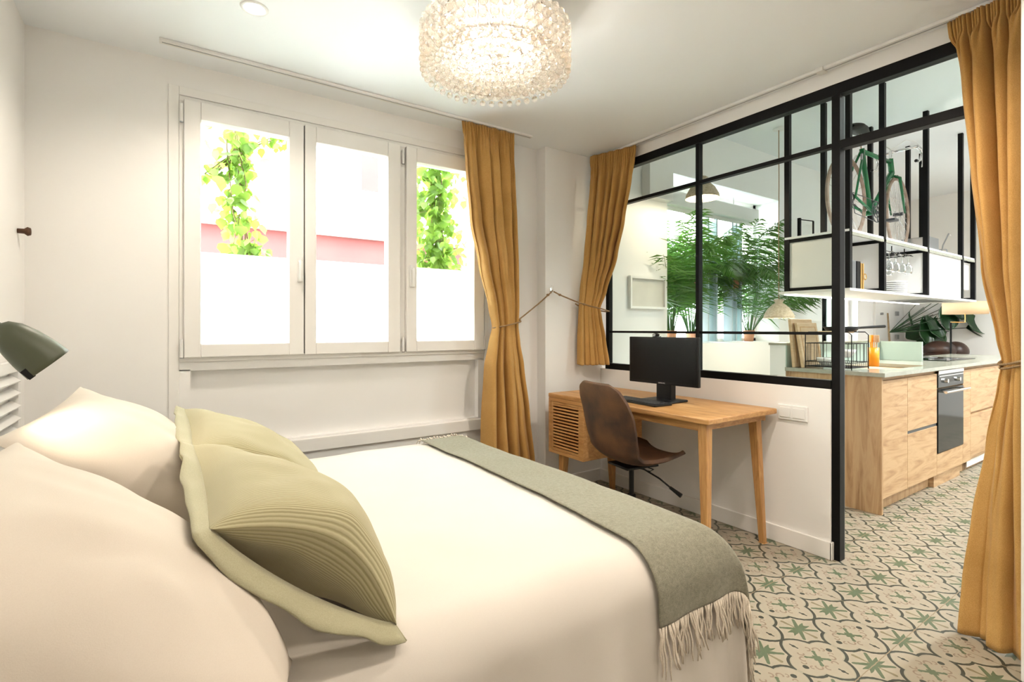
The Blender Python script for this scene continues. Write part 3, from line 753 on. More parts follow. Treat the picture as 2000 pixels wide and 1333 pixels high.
# ================================================================== DESK AND CHAIR
DK = thing('desk', 'honey coloured wooden desk with a slatted cupboard against the half wall', 'desk', (2.20, 1.53, 0), 0)
L_, D_ = 1.27, .63     # local: x depth towards the wall, y length
obj('desk_top', MB().box(0, 0, .722, D_, L_, .752), 'oakd', DK, local=True, bevel=.006)
obj('apron', MB().box(.03, .05, .680, .05, L_-.30, .722).box(D_-.05, .05, .680, D_-.03, L_-.30, .722).box(.05, .045, .685, D_-.05, .063, .722), 'oakd', DK, local=True, bevel=.002)
obj('cupboard_body', MB().box(.0, L_-.36, .700, .55, L_-.005, .722).box(.0, L_-.36, .345, .55, L_-.005, .365).box(.0, L_-.36, .365, .55, L_-.338, .70).box(.0, L_-.027, .365, .55, L_-.005, .70).box(.53, L_-.34, .365, .55, L_-.02, .70), 'oakd', DK, local=True, bevel=.002)
dd = MB().box(.003, L_-.336, .367, .018, L_-.312, .698).box(.003, L_-.053, .367, .018, L_-.029, .698).box(.003, L_-.312, .367, .018, L_-.053, .385).box(.003, L_-.312, .682, .018, L_-.053, .698)
for i in range(14):
    z = .396+i*.0213; mt = Matrix.Translation((.010, L_-.1825, z)) @ Matrix.Rotation(R(15), 4, 'Y'); dd.box(-.008, -.131, -.0058, .008, .131, .0058, mt)
obj('slatted_door', dd, 'oakd', DK, local=True, bevel=.0012)
def deskleg(x0, y0, z0, x1, y1):
    q = MB(); n = 4
    for (x, y, z, h) in ((x0, y0, z0, .026), (x1, y1, 0., .0155)):
        q.v += [(x-h, y-h, z), (x+h, y-h, z), (x+h, y+h, z), (x-h, y+h, z)]
    q.f += [(0,1,2,3), (7,6,5,4)] + [(i, (i+1)%4+0, (i+1)%4+4, i+4) for i in range(4)]
    q.f = [tuple(reversed(f)) for f in q.f]
    return q
for a in ((.05, .055, .722, .035, .035), (D_-.07, .095, .722, D_-.064, .047), (.06, L_-.10, .345, .055, L_-.085), (D_-.12, L_-.10, .345, D_-.075, L_-.07)):
    obj('leg', deskleg(*a), 'oakleg', DK, local=True, bevel=.004)

def office_chair():
    c = thing('swivel_chair', 'brown suede shell chair on a black swivel base at the desk', 'chair', (2.20, 2.03, 0), R(-9))
    # shell profile (x forward, z up) swept with a curved width
    prof = [(.245,.472),(.205,.488),(.14,.482),(.06,.468),(-.03,.462),(-.11,.475),(-.165,.515),(-.19,.575),(-.205,.65),(-.222,.73),(-.24,.81),(-.252,.87),(-.258,.905)]
    wid = [.150,.205,.225,.230,.226,.218,.214,.222,.230,.230,.216,.180,.105]
    N = len(prof)
    def f(a, b):
        t = b*(N-1); i = min(int(t), N-2); k = t-i
        k2 = k
        x = lerp(prof[i][0], prof[i+1][0], k2); z = lerp(prof[i][1], prof[i+1][1], k2); w = lerp(wid[i], wid[i+1], k2)
        s = (a-.5)*2; e = math.sin(s*PI/2)
        y = w*e
        back = max(0, min(1, (b-.35)/.2))
        x += back*.055*(e*e)*(1-.75*max(0,(b-.75)/.25))                      # backrest curves forward at the sides
        z += (1-back)*.030*(e**4) - .012*(1-back)*(1-e*e)
        return x, y, z
    sh = obj('seat_shell', MB().grid(f, 24, 36), 'leather', c, local=True, smooth=True, solid=.022, subsurf=1)
    obj('seat_plate', MB().box(-.10, -.09, .418, .12, .09, .430).box(-.05,-.05,.43,.06,.05,.447), 'blackp', c, local=True, bevel=.003)
    obj('gas_column', MB().lathe([(.014,.24),(.014,.42)], (0,0,0), 20).lathe([(.025,.10),(.025,.25),(.020,.255)], (0,0,0), 20), 'blackp', c, local=True, smooth=False)
    obj('height_lever', MB().tube([(.03,-.03,.415),(.10,-.12,.36),(.13,-.19,.315)], .005, 8).tube([(.125,-.175,.323),(.150,-.235,.290)], [.008,.013], 10), 'blackp', c, local=True)
    obj('tilt_lever', MB().tube([(.05,.0,.415),(.11,-.06,.395),(.04,-.11,.405),(-.02,-.09,.425)], .003, 6), 'blackp', c, local=True)
    hb = MB().lathe([(.032,.07),(.036,.10),(.036,.13),(.028,.15)], (0,0,0), 20)
    obj('base_hub', hb, 'blackp', c, local=True)
    for i in range(5):
        an = 2*PI*i/5+.35; ca, sa = math.cos(an), math.sin(an)
        obj('base_arm', MB().tube([(.02*ca,.02*sa,.105),(.15*ca,.15*sa,.095),(.27*ca,.27*sa,.072)], [.020,.016,.012], 8), 'blackp', c, local=True)
        mt = Matrix.Translation((.265*ca,.265*sa,.0275)) @ Matrix.Rotation(an+1.2, 4, 'Z') @ Matrix.Rotation(R(90), 4, 'X')
        obj('caster', MB().lathe([(.012,-.022),(.027,-.020),(.027,-.004),(.02,-.003),(.02,.003),(.027,.004),(.027,.020),(.012,.022)], (.265*ca,.265*sa,.0275), 20, mt.to_3x3()), 'blackp', c, local=True)
office_chair()
# monitor, webcam, keyboard
mo = thing('computer_monitor', 'black computer monitor with a switched off screen on the desk', 'monitor', (2.52, 2.07, .752), R(2))
obj('housing', MB().box(-.012, -.255, .105, .012, .255, .395).box(.012, -.16, .15, .035, .16, .34), 'blackp', mo, local=True, bevel=.004)
obj('screen', MB().box(-.0135, -.242, .122, -.0122, .242, .380), 'screen', mo, local=True)
M['logo'] = mat('grey_logo', (.45,.45,.46), .4)
# maker's mark: small grey letters under the screen
def word(txt, size, mtx, m, parent, name='lettering', ext=.0004):
    cu = bpy.data.curves.new(name, 'FONT'); cu.body = txt; cu.size = size; cu.extrude = ext; cu.align_x = 'CENTER'; cu.align_y = 'CENTER'
    t = bpy.data.objects.new('text_tmp', cu); COL.objects.link(t); bpy.context.view_layer.update()
    me = bpy.data.meshes.new_from_object(t.evaluated_get(bpy.context.evaluated_depsgraph_get())); bpy.data.objects.remove(t)
    me.materials.clear(); me.materials.append(M[m]); o = bpy.data.objects.new(name, me); COL.objects.link(o); o.parent = parent; o.matrix_local = mtx; return o
word('SAMSUNG', .011, Matrix.Translation((-.0126, 0, .1135)) @ Matrix.Rotation(R(-90), 4, 'Z') @ Matrix.Rotation(R(90), 4, 'X'), 'logo', mo)
obj('stand', MB().box(.005, -.055, .004, .055, .055, .16), 'blackp', mo, local=True, bevel=.006)
obj('foot', MB().box(-.085, -.11, .0005, .10, .11, .014), 'blackp', mo, local=True, bevel=.006)
wc = thing('webcam', 'small black webcam clipped on top of the monitor', 'webcam', (2.51, 2.115, 1.1475), R(2))
obj('body', MB().sphere((0,0,.012), .016, 16, 10, (.7,1.7,.72)), 'blackp', wc, local=True, smooth=True)
obj('lens', MB().lathe([(.0005,.004),(.008,.004),(.009,0)], (-.011,.004,.012), 16, Matrix.Rotation(R(-90),3,'Y')), 'grey', wc, local=True)
obj('clip', MB().box(-.014, -.016, -.0002, .03, .016, .004), 'blackp', wc, local=True)
kb = thing('keyboard', 'flat black computer keyboard lying in front of the monitor', 'keyboard', (2.37, 2.12, .752), R(-4))
obj('base', MB().box(-.07, -.19, .0005, .07, .19, .014), 'blackp', kb, local=True, bevel=.004)
M['keys'] = mat('dark_keys', (.035,.036,.04), .5)
ky = MB()
for i in range(5):
    for j in range(16): ky.box(-.058+i*.022, -.18+j*.0225, .014, -.040+i*.022, -.1605+j*.0225, .018)
o = obj('keys', ky, 'keys', kb, local=True)
# switch plate
ss = thing('light_switch', 'white double switch and socket plate on the half wall by the post', 'switch', (2.852, 1.452, .735))
obj('plate', MB().box(2.841, 1.374, .695, 2.8518, 1.532, .777), 'white', ss, bevel=.003)
obj('rocker', MB().box(2.837, 1.462, .709, 2.841, 1.520, .763), 'white', ss, bevel=.002)
obj('rocker', MB().box(2.8375, 1.386, .709, 2.841, 1.450, .763), 'white', ss, bevel=.002)

# ================================================================== KITCHEN ISLAND
IX, IY = 3.789, 1.374
GI = 'oak island cabinets'
o = thing('island_end_panel', 'upright oak panel closing the near end of the kitchen island', 'cabinet panel', (IX, 1.6, 0))
obj('panel', MB().box(IX, IY, 0, IX+.024, 1.60, .887).box(IX, 1.602, 0, IX+.024, 1.985, .887), 'oakv', o, bevel=.001)
def unit(x0, x1, label, cat, fronts, grp=GI, name='kitchen_cabinet'):
    t = thing(name, label, cat, ((x0+x1)/2, 1.66, 0), group=grp)
    obj('carcass', MB().box(x0+.001, IY+.022, .09, x1-.001, 1.975, .885), 'oakk', t)
    obj('plinth', MB().box(x0+.001, IY+.055, 0, x1-.001, IY+.075, .09), 'oakv', t)
    for nm, a, b in fronts:
        obj(nm, MB().box(x0+.002, IY+.002, a, x1-.002, IY+.020, b), 'oakk', t, bevel=.001)
    return t
unit(IX+.025, 4.218, 'tall single oak door cabinet beside the island end panel', 'cabinet', [('door', .10, .860)])
t = unit(4.218, 4.778, 'oak two drawer cabinet between the first door and the oven', 'cabinet', [('drawer', .492, .860), ('drawer', .10, .470)])
obj('finger_groove', MB().box(4.22, IY+.006, .470, 4.776, IY+.021, .492), 'wf', t)
t = unit(5.362, 5.560, 'narrow oak filler cabinet right of the oven', 'cabinet', [('panel', .10, .860)])
t = unit(5.560, 6.40, 'oak two drawer cabinet far along the island under the hob', 'cabinet', [('drawer', .500, .860), ('drawer', .13, .480)])
obj('vent_grille', MB().box(5.57, IY+.03, .03, 6.38, IY+.034, .095), 'white', t)
t = unit(6.40, 7.30, 'last oak cabinet at the far end of the island', 'cabinet', [('door', .10, .860)])
# oven
ov = thing('built_in_oven', 'black glass built in oven with a steel handle in the island', 'oven', (5.07, 1.66, 0))
obj('housing', MB().box(4.779, IY+.022, .0, 5.361, 1.975, .885), 'oakk', ov)
obj('plinth_panel', MB().box(4.780, IY+.002, .10, 5.360, IY+.020, .255), 'oakk', ov)
M['ovenglass'] = mat('black_oven_glass', (.006,.008,.008), .08, 0., Specular_IOR_Level=.22)
obj('oven_door', MB().box(4.785, IY-.004, .262, 5.355, IY+.018, .742), 'ovenglass', ov, bevel=.002)
obj('control_panel', MB().box(4.785, IY-.004, .752, 5.355, IY+.018, .865), 'ovenglass', ov, bevel=.002)
obj('steel_trim', MB().box(4.785, IY-.007, .855, 5.355, IY-.004, .880).box(4.80, IY-.007, .835, 5.34, IY-.004, .842), 'chrome', ov)
for x in (4.93, 5.21): obj('knob', MB().lathe([(.018,0),(.016,.02),(.0005,.021)], (x, IY-.004, .80), 16, Matrix.Rotation(R(90),3,'X')), 'chrome', ov)
obj('display', MB().box(5.01, IY-.0048, .785, 5.13, IY-.004, .818), 'screen', ov)
obj('handle', MB().tube([(4.80, IY-.045, .722), (5.34, IY-.045, .722)], .010, 12).tube([(4.84, IY-.004, .722), (4.84, IY-.045, .722)], .007, 8).tube([(5.30, IY-.004, .722), (5.30, IY-.045, .722)], .007, 8), 'chrome', ov)
# worktop with sink opening
sx0, sx1, sy0, sy1 = 4.15, 4.85, 1.46, 1.84
wt = thing('worktop', 'pale grey green stone worktop of the kitchen island', 'worktop', (5.5, 1.67, .887))
obj('slab', MB().box(3.775, 1.352, .888, sx0, 1.984, .914).box(sx1, 1.352, .888, 7.32, 1.984, .914).box(sx0, 1.352, .888, sx1, sy0, .914).box(sx0, sy1, .888, sx1, 1.984, .914), 'counter', wt)
obj('sink', MB().box(sx0-.002, sy0-.002, .896, sx0, sy1+.002, .912), 'grey', wt)
rd = thing('island_ledge', 'raised grey green ledge wall along the back of the island', 'ledge', (4.6, 2.05, 0))
obj('wall_core', MB().box(IX, 1.986, 0, 5.45, 2.104, 1.075), 'wall', rd)
obj('cap', MB().box(IX-.006, 1.978, 1.075, 5.456, 2.112, 1.092), 'counter', rd, bevel=.001)
obj('inner_cladding', MB().box(IX, 1.979, .915, 5.45, 1.9855, 1.075), 'panelg', rd)
sg = obj('splash_screen', MB().box(5.42, 1.665, .915, 5.445, 1.978, 1.084), 'panelg', bevel=.001)
tag(sg, 'pale green upright splash panel between the sink and the hob', 'splash panel')
hb_ = thing('induction_hob', 'black glass induction hob set on the worktop', 'hob', (5.9, 1.75, .915))
obj('glass_plate', MB().box(5.60, 1.53, .9145, 6.32, 1.95, .9195), 'ovenglass', hb_, bevel=.002)
rg = MB()
for (x, y, r) in ((5.8,1.65,.08),(5.8,1.84,.06),(6.12,1.65,.06),(6.12,1.84,.08)): rg.torus((x,y,.9197), r, .001, None, 32, 4)
obj('cooking_ring', rg, 'grey', hb_)
# things on the worktop
def cutting_board(label, x, y, w, h, tilt, yaw):
    t = thing('cutting_board', label, 'cutting board', (x, y, .915), group='wooden boards')
    mt = Matrix.Rotation(yaw, 4, 'Z') @ Matrix.Rotation(tilt, 4, 'X')
    obj('board', MB().box(0, -.011, 0, w, .011, h, mt), 'board', t, local=True, bevel=.004)
    obj('juice_groove', MB().box(.03, -.0125, .03, .035, -.0105, h-.03, mt).box(w-.035, -.0125, .03, w-.03, -.0105, h-.03, mt).box(.03, -.0125, h-.035, w-.03, -.0105, h-.03, mt), 'oakd', t, local=True)
cutting_board('pale wooden cutting board leaning at the back of the dish rack', 3.80, 1.935, .28, .355, R(-5), R(-3))
cutting_board('second pale wooden board leaning in front of the other, slightly lower', 3.81, 1.875, .27, .33, R(-9), R(-2))
dk = thing('dish_rack', 'black wire dish rack with wooden grips on the worktop', 'dish rack', (3.99, 1.66, .915))
x0, x1, y0, y1, zb, zt = 3.82, 4.08, 1.56, 1.86, .925, 1.10
wr = MB()
for x in (x0, x1):
    wr.tube([(x,y0,.917),(x,y0,zt+.055),(x,y0+.02,zt+.075),(x,y1-.02,zt+.075),(x,y1,zt+.055),(x,y1,.917)], .0035, 6)
for z in (zb+.005, zb+.04, zt-.005): wr.tube([(x0,y0,z),(x1,y0,z),(x1,y1,z),(x0,y1,z),(x0,y0,z)], .0028, 6)
for i in range(6):
    y = lerp(y0, y1, (i+.5)/6)
    wr.tube([(x0,y,zb+.04),(x0,y,zt-.005)], .0018, 5).tube([(x1,y,zb+.04),(x1,y,zt-.005)], .0018, 5)
for i in range(5):
    x = lerp(x0, x1, (i+.5)/5); wr.tube([(x,y0,zb+.04),(x,y0,zt-.005)], .0018, 5).tube([(x,y1,zb+.04),(x,y1,zt-.005)], .0018, 5)
for i in range(24):
    y = lerp(y0, y1, (i+.5)/24); wr.tube([(x0,y,zb+.04),(x0+.004,y,zb+.004),(x1-.004,y,zb+.004),(x1,y,zb+.04)], .0014, 4)
obj('wire_basket', wr, 'black', dk)
for x in (x0, x1): obj('wooden_grip', MB().tube([(x, lerp(y0,y1,.3), zt+.075), (x, lerp(y0,y1,.7), zt+.075)], .0075, 10), 'board', dk)
pn = thing('frying_pan', 'black frying pan resting on top of the dish rack', 'frying pan', (4.02, 1.66, 1.175))
obj('pan_bowl', MB().lathe([(.0005,.0),(.09,.0),(.115,.035),(.112,.035),(.088,.004),(.0005,.004)], (4.00,1.70,1.178), 32, cap=False), 'blackp', pn, smooth=True)
obj('pan_handle', MB().tube([(4.03,1.60,1.205),(4.24,1.52,1.215)], [.008,.011], 10), 'blackp', pn)
for i, (x, y, rr) in enumerate(((3.92,1.76,.07),(3.98,1.66,.06))):
    bw = obj('dish_bowl', MB().lathe([(.0005,.0),(rr*.45,.0),(rr*.9,.035),(rr,.055),(rr-.003,.055),(rr*.85,.036),(rr*.4,.004),(.0005,.004)], (x,y,.935+.06*i), 24, cap=False), 'white', None, smooth=True)
    tag(bw, ('white bowl draining low in the wire dish rack', 'dark rimmed white bowl on the near side of the dish rack')[i], 'bowl')
uh = thing('utensil_jar', 'amber plastic jar of cooking utensils on the worktop', 'jar', (4.47, 1.71, .915))
uh.location = (4.43, 1.66, .915)
jx, jy = 4.43, 1.66
obj('jar_body', MB().lathe([(.0005,.0),(.036,.0),(.037,.14),(.034,.14),(.033,.004),(.0005,.004)], (jx,jy,.9155), 28, cap=False), 'orange', uh, smooth=True)
for i, (dx, dy) in enumerate(((.012,.0),(-.012,.008),(.0,-.014),(.018,.012))):
    u_ = MB().tube([(jx+dx*.6,jy+dy*.6,.925),(jx+dx*1.6,jy+dy*1.6,1.10)], .005, 8).box(-.016,-.003,0,.016,.003,.055, Matrix.Translation((jx+dx*1.6,jy+dy*1.6,1.095)) @ Matrix.Rotation(i*.8,4,'Z'))
    obj('spatula', u_, 'orange' if i % 2 else 'board', uh, bevel=.002)
fk = thing('ledge_socket', 'dark socket fixed to the white end of the island ledge', 'tap', (3.77, 2.05, .80))  # the dark fitting is a socket on the ledge end
obj('fitting', MB().lathe([(.018,.0),(.018,.05),(.014,.055)], (3.768,2.055,.795), 16).box(3.755,2.035,.79,3.789,2.075,.80), 'wf', fk)

# ================================================================== HANGING SHELF
hx = (3.905, 4.467, 5.35, 6.234, 6.60); hy0, hy1 = 1.615, 2.03; hz0, hz1 = 1.480, 1.872
hs = thing('hanging_shelf', 'black steel frame shelf with white panels hung over the island from the ceiling', 'shelf', (5.2, 1.82, hz0))
for i, x in enumerate(hx):
    for j, y in enumerate((hy0, hy1)):
        zlow = hz0 if not (i == 2 and j == 1) else 1.092
        if i == 2 and j == 1:
            obj('post', MB().box(x-.018, y-.018, hz0, x+.018, y+.018, ZK-.001), 'black', hs); obj('post', MB().box(x-.018, y-.018+.03, 0.0, x+.018, y+.018+.03, hz0), 'black', hs) if False else None
        else: obj('post', MB().box(x-.018, y-.018, hz0, x+.018, y+.018, ZK-.001), 'black', hs)
    if i < 4 :
        obj('divider_panel', MB().box(x-.006, hy0+.018, hz0+.02, x+.006, hy1-.018, hz1-.02), 'wall', hs)
    obj('cross_bar', MB().box(x-.014, hy0+.018, hz1-.026, x+.014, hy1-.018, hz1-.002), 'black', hs)
    obj('cross_bar', MB().box(x-.014, hy0+.018, hz0+.002, x+.014, hy1-.018, hz0+.024), 'black', hs)
obj('top_board', MB().box(hx[0]-.02, hy0-.014, hz1, hx[4]+.02, hy1+.014, hz1+.016), 'ceil', hs)
obj('front_rail', MB().box(hx[0], hy0-.018, hz1-.022, hx[4], hy0-.004, hz1-.0005), 'counter', hs)
obj('bottom_board', MB().box(hx[0]-.02, hy0-.02, hz0-.018, hx[4]+.02, hy1+.06, hz0), 'white', hs)
obj('led_strip', MB().box(hx[0]+.02, hy1+.02, hz0-.026, hx[4], hy1+.035, hz0-.0185), 'led', hs)
obj('front_panel', MB().box(5.372, hy0-.006, hz0+.004, 6.214, hy0+.006, hz1-.022), 'white', hs)
obj('hood_grille', MB().box(5.55, hy0+.06, hz0-.024, 6.20, hy1-.03, hz0-.0185), 'grey', hs)
obj('end_box', MB().box(6.30, hy0+.02, hz0+.10, 6.55, hy1-.05, hz1-.03), 'white', hs)
light('shelf_led', 'AREA', (5.2, 2.055, hz0-.03), 7, (1,.92,.8), hs); hs_l = [o for o in bpy.data.objects if o.name.startswith('shelf_led')][0]; hs_l.data.shape = 'RECTANGLE'; hs_l.data.size = 2.5; hs_l.data.size_y = .02
# radio box
rb = thing('radio', 'small radio with a black side and brass handle in the first shelf bay', 'radio', (4.24, 1.78, hz0))
obj('cabinet', MB().box(4.10, 1.70, hz0+.001, 4.24, 1.86, hz0+.225), 'grey', rb, bevel=.006)
obj('black_side', MB().box(4.24, 1.695, hz0+.001, 4.30, 1.865, hz0+.222), 'blackp', rb, bevel=.004)
obj('brass_frame', MB().tube([(4.315,1.70,hz0+.012),(4.315,1.70,hz0+.21),(4.35,1.70,hz0+.21),(4.35,1.70,hz0+.012),(4.315,1.70,hz0+.012)], .007, 8), 'brass', rb)
obj('brass_catch', MB().torus((4.36,1.69,hz0+.11), .022, .004, Matrix.Rotation(R(90),3,'X'), 20, 6), 'brass', rb)
# stemware rack and glasses
rk = thing('stemware_rack', 'black wire rack under the shelf board holding upturned wine glasses', 'glass rack', (4.9, 1.8, hz1-.08))
r_ = MB()
for i in range(6):
    y = 1.66+i*.055; r_.tube([(4.55,y,hz1-.065),(5.20,y,hz1-.065)], .003, 6)
for x in (4.62, 4.88, 5.14):
    r_.tube([(x,1.65,hz1-.062),(x,1.94,hz1-.062)], .004, 6)
    for y in (1.70, 1.90): r_.tube([(x,y,hz1-.062),(x,y,hz1-.001)], .004, 6)
obj('wires', r_, 'black', rk)
def wineglass(x, y):
    prof = [(.030,0),(.029,-.003),(.004,-.008),(.0035,-.065),(.018,-.080),(.030,-.105),(.032,-.13),(.027,-.155),(.0262,-.155),(.030,-.13),(.028,-.107),(.016,-.083),(.0005,-.075)]
    return MB().lathe(prof, (x,y,hz1-.055), 18, cap=False)
GLAB = ['wine glass hanging from the wire rack, first in the near row', 'wine glass hanging second in the near row', 'wine glass hanging third in the near row', 'wine glass hanging at the far end of the near row', 'wine glass hanging first in the back row', 'wine glass hanging second in the back row', 'wine glass hanging third in the back row', 'wine glass hanging at the far end of the back row']
for i in range(8):
    g_ = obj('wine_glass', wineglass(4.80+.13*(i%4), 1.69+.14*(i//4)), 'tumbler', None, smooth=True); tag(g_, GLAB[i], 'wine glass', 'hanging wine glasses')
for i in range(7):
    nm = ['bottom', 'second from the bottom', 'third from the bottom', 'middle', 'third from the top', 'second from the top', 'topmost'][i]
    pl = obj('dinner_plate', MB().lathe([(.0005,.0),(.06,.0),(.105,.010),(.104,.013),(.06,.004),(.0005,.003)], (5.03,1.75,hz0+.001+i*.016), 32, cap=False), 'white', None, smooth=True)
    tag(pl, 'white plate in the shelf stack below the wine glasses, '+nm, 'plate', 'stack of plates')
# box and rods on the shelf top
bx = obj('storage_box', MB().box(5.72, 1.70, hz1+.017, 5.95, 1.92, hz1+.165), 'grey', bevel=.004); tag(bx, 'grey box standing on top of the hanging shelf right of the bicycle', 'box')
rs = thing('wire_stand', 'thin white wire stand on the shelf top beside the grey box', 'stand', (6.2, 1.8, hz1+.016))
obj('wires', MB().tube([(6.02,1.70,hz1+.018),(6.20,1.74,hz1+.13),(6.36,1.74,hz1+.26),(6.42,1.74,hz1+.25)], .006, 8).tube([(6.0,1.74,hz1+.07),(6.30,1.74,hz1+.10)], .005, 8).tube([(6.36,1.74,hz1+.018),(6.30,1.74,hz1+.10)], .006, 8), 'grey', rs)
br = thing('plate_stand', 'small black wire rack on the left end of the hanging shelf', 'rack', (4.0, 1.95, hz1+.016))
obj('wires', MB().box(3.935,1.955,hz1+.017,3.955,1.975,hz1+.16).box(3.94,1.86,hz1+.017,3.95,1.87,hz1+.12).tube([(3.945,1.865,hz1+.12),(3.945,1.965,hz1+.15)], .004, 6), 'black', br)

# ---- bicycle
def bicycle():
    b = thing('bicycle', 'green road bicycle with drop handlebars displayed on top of the hanging shelf', 'bicycle', (4.42, 1.84, hz1+.016), R(0))
    rw, WB = .335, 1.0
    RX = Matrix.Rotation(R(90), 3, 'X')
    def wheel(cx, yaw=0):
        c = (cx, 0, rw); mt = Matrix.Rotation(yaw, 3, 'Z') @ RX
        t = obj('wheel', MB().torus(c, rw-.012, .012, mt, 56, 10), 'tyre', b, local=True, smooth=True)
        w2 = MB().torus(c, rw-.030, .007, mt, 56, 6); o1 = obj('rim', w2, 'tyre', t, local=True, smooth=True)
        s = MB()
        for i in range(28):
            a = 2*PI*i/28; e = .018*(1 if i % 2 else -1)
            p = mt @ Vector(((rw-.033)*math.cos(a), (rw-.033)*math.sin(a), 0)); q = mt @ Vector((.016*math.cos(a+.6), .016*math.sin(a+.6), e))
            s.tube([(c[0]+q.x, c[1]+q.y, c[2]+q.z), (c[0]+p.x, c[1]+p.y, c[2]+p.z)], .0012, 4, cap=False)
        obj('spokes', s, 'chrome', t, local=True)
        obj('hub', MB().lathe([(.016,-.035),(.016,.035)], c, 14, mt), 'wf', t, local=True)
        return t
    wheel(0.0); wheel(WB, R(5))
    bb = Vector((.43,0,.275)); st = Vector((.27,0,.78)); ht = Vector((.83,0,.80)); hb = Vector((.865,0,.67)); ra = Vector((0,0,rw)); fa = Vector((WB,0,rw))
    f = MB().tube([bb, st], .019, 12).tube([st+Vector((.01,0,-.02)), ht+Vector((0,0,-.03))], .0175, 12).tube([bb, hb+Vector((-.005,0,.02))], .020, 12).tube([hb, ht], .022, 12)
    f.lathe([(.021,-.036),(.021,.036)], tuple(bb), 16, RX)
    for s in (-1, 1):
        e = Vector((0,.062*s,0)); f.tube([bb+Vector((-.02,.02*s,0)), ra+e], [.012,.009], 8).tube([st+Vector((0,.012*s,-.03)), ra+e], [.010,.008], 8)
    obj('frame', f, 'greenp', b, local=True, smooth=True)
    g = MB().tube([hb, hb+Vector((.010,0,-.03))], .018, 10)
    for s in (-1, 1): g.tube([hb+Vector((.012,.015*s,-.02)), hb+Vector((.014,.055*s,-.04)), Vector((.93,.055*s,.50)), fa+Vector((0,.052*s,0))], [.013,.013,.010,.007], 8)
    obj('fork', g, 'greenp', b, local=True, smooth=True)
    obj('seat_post', MB().tube([st, st+Vector((-.035,0,.12))], .011, 10), 'chrome', b, local=True)
    sd = st+Vector((-.04,0,.135))
    def sf(a, c_):
        an = 2*PI*a; t = c_; x = lerp(-.13, .15, t); w = (.075 if t < .35 else lerp(.075, .018, (t-.35)/.65)); w *= math.sin(min(1, (t+.02)/.15)*PI/2)*(1 if t < .97 else .6); hh = .026 if .02 < t < .98 else .01
        return sd.x+x, w*math.cos(an), sd.z + hh*math.sin(an) + .012*(2*t-1)**2
    obj('saddle', MB().grid(sf, 16, 20), 'saddle', b, local=True, smooth=True)
    hs0 = ht+Vector((.01,0,.07)); hc = hs0+Vector((.09,0,.012))
    h = MB().tube([ht, hs0, hc], .011, 10)
    hb_ = MB()
    for s in (-1, 1):
        hb_.tube([hc, hc+Vector((.0,.17*s,0)), hc+Vector((.03,.155*s,.0)), hc+Vector((.08,.163*s,-.012)), hc+Vector((.10,.165*s,-.05)), hc+Vector((.075,.165*s,-.10)), hc+Vector((.02,.165*s,-.125)), hc+Vector((-.03,.165*s,-.13))], .0115, 8)
    obj('stem', h, 'chrome', b, local=True); t = obj('handlebar', hb_, 'chrome', b, local=True, smooth=True)
    for s in (-1, 1):
        obj('brake_lever', MB().tube([hc+Vector((.09,.165*s,-.02)), hc+Vector((.125,.165*s,-.03)), hc+Vector((.12,.165*s,-.12)), hc+Vector((.10,.165*s,-.16))], [.012,.012,.006,.005], 8), 'white', t, local=True)
        obj('brake_cable', MB().tube([hc+Vector((.11,.165*s,.0)), hc+Vector((.08,.125*s,.07)), hc+Vector((0,.08*s,.08)), hc+Vector((-.09,.0,.0)), hc+Vector((-.10,0,-.08))], .0022, 5), 'white', t, local=True)
        obj('bar_end', MB().sphere(tuple(hc+Vector((-.032,.165*s,-.13))), .0135, 8, 6), 'blackp', t, local=True)
    c = MB().torus(tuple(bb+Vector((0,-.045,0))), .085, .004, RX, 36, 6).torus(tuple(bb+Vector((0,-.045,0))), .05, .004, RX, 24, 6)
    for k in range(5): a = 2*PI*k/5; c.tube([bb+Vector((0,-.045,0)), bb+Vector((.085*math.cos(a),-.045,.085*math.sin(a)))], .004, 5)
    for s, d in ((-1, 1), (1, -1)):
        e = bb+Vector((.15*d,.06*s,-.06*d)); c.tube([bb+Vector((0,.05*s,0)), e], .008, 8)
    obj('crankset', c, 'wf', b, local=True)
    for s, d in ((-1, 1), (1, -1)):
        e = bb+Vector((.15*d,.10*s,-.06*d)); obj('pedal', MB().box(e.x-.045, e.y-.035, e.z-.010, e.x+.045, e.y+.035, e.z+.010), 'wf', b, local=True, bevel=.003)
    obj('chain', MB().tube([bb+Vector((0,-.045,.085)), ra+Vector((0,-.045,.035))], .003, 5).tube([bb+Vector((0,-.045,-.085)), ra+Vector((.03,-.045,-.12)), ra+Vector((0,-.045,-.035))], .003, 5), 'wf', b, local=True)
    sk = MB()
    for q in range(5): sk.torus(tuple(ra+Vector((0,-.030-.004*q,0))), .045-.005*q, .003, RX, 24, 5)
    obj('cassette', sk, 'wf', b, local=True)
    obj('rear_brake', MB().tube([st+Vector((-.05,-.02,-.06)), st+Vector((-.10,-.035,-.12))], .007, 6).tube([st+Vector((-.05,.02,-.06)), st+Vector((-.10,.035,-.12))], .007, 6), 'chrome', b, local=True)
    obj('front_brake', MB().tube([hb+Vector((.035,-.03,-.01)), hb+Vector((.04,-.035,-.06))], .006, 6).tube([hb+Vector((.035,.03,-.01)), hb+Vector((.04,.035,-.06))], .006, 6).tube([hb+Vector((.035,-.03,-.01)), hb+Vector((.035,.03,-.01))], .006, 6), 'chrome', b, local=True)
    obj('display_foot', MB().box(.92, -.05, 0, 1.08, .05, .006).tube([(.95,-.04,.0),(.95,-.04,.07),(.95,.04,.07),(.95,.04,.0)], .004, 6), 'grey', b, local=True)
bicycle()

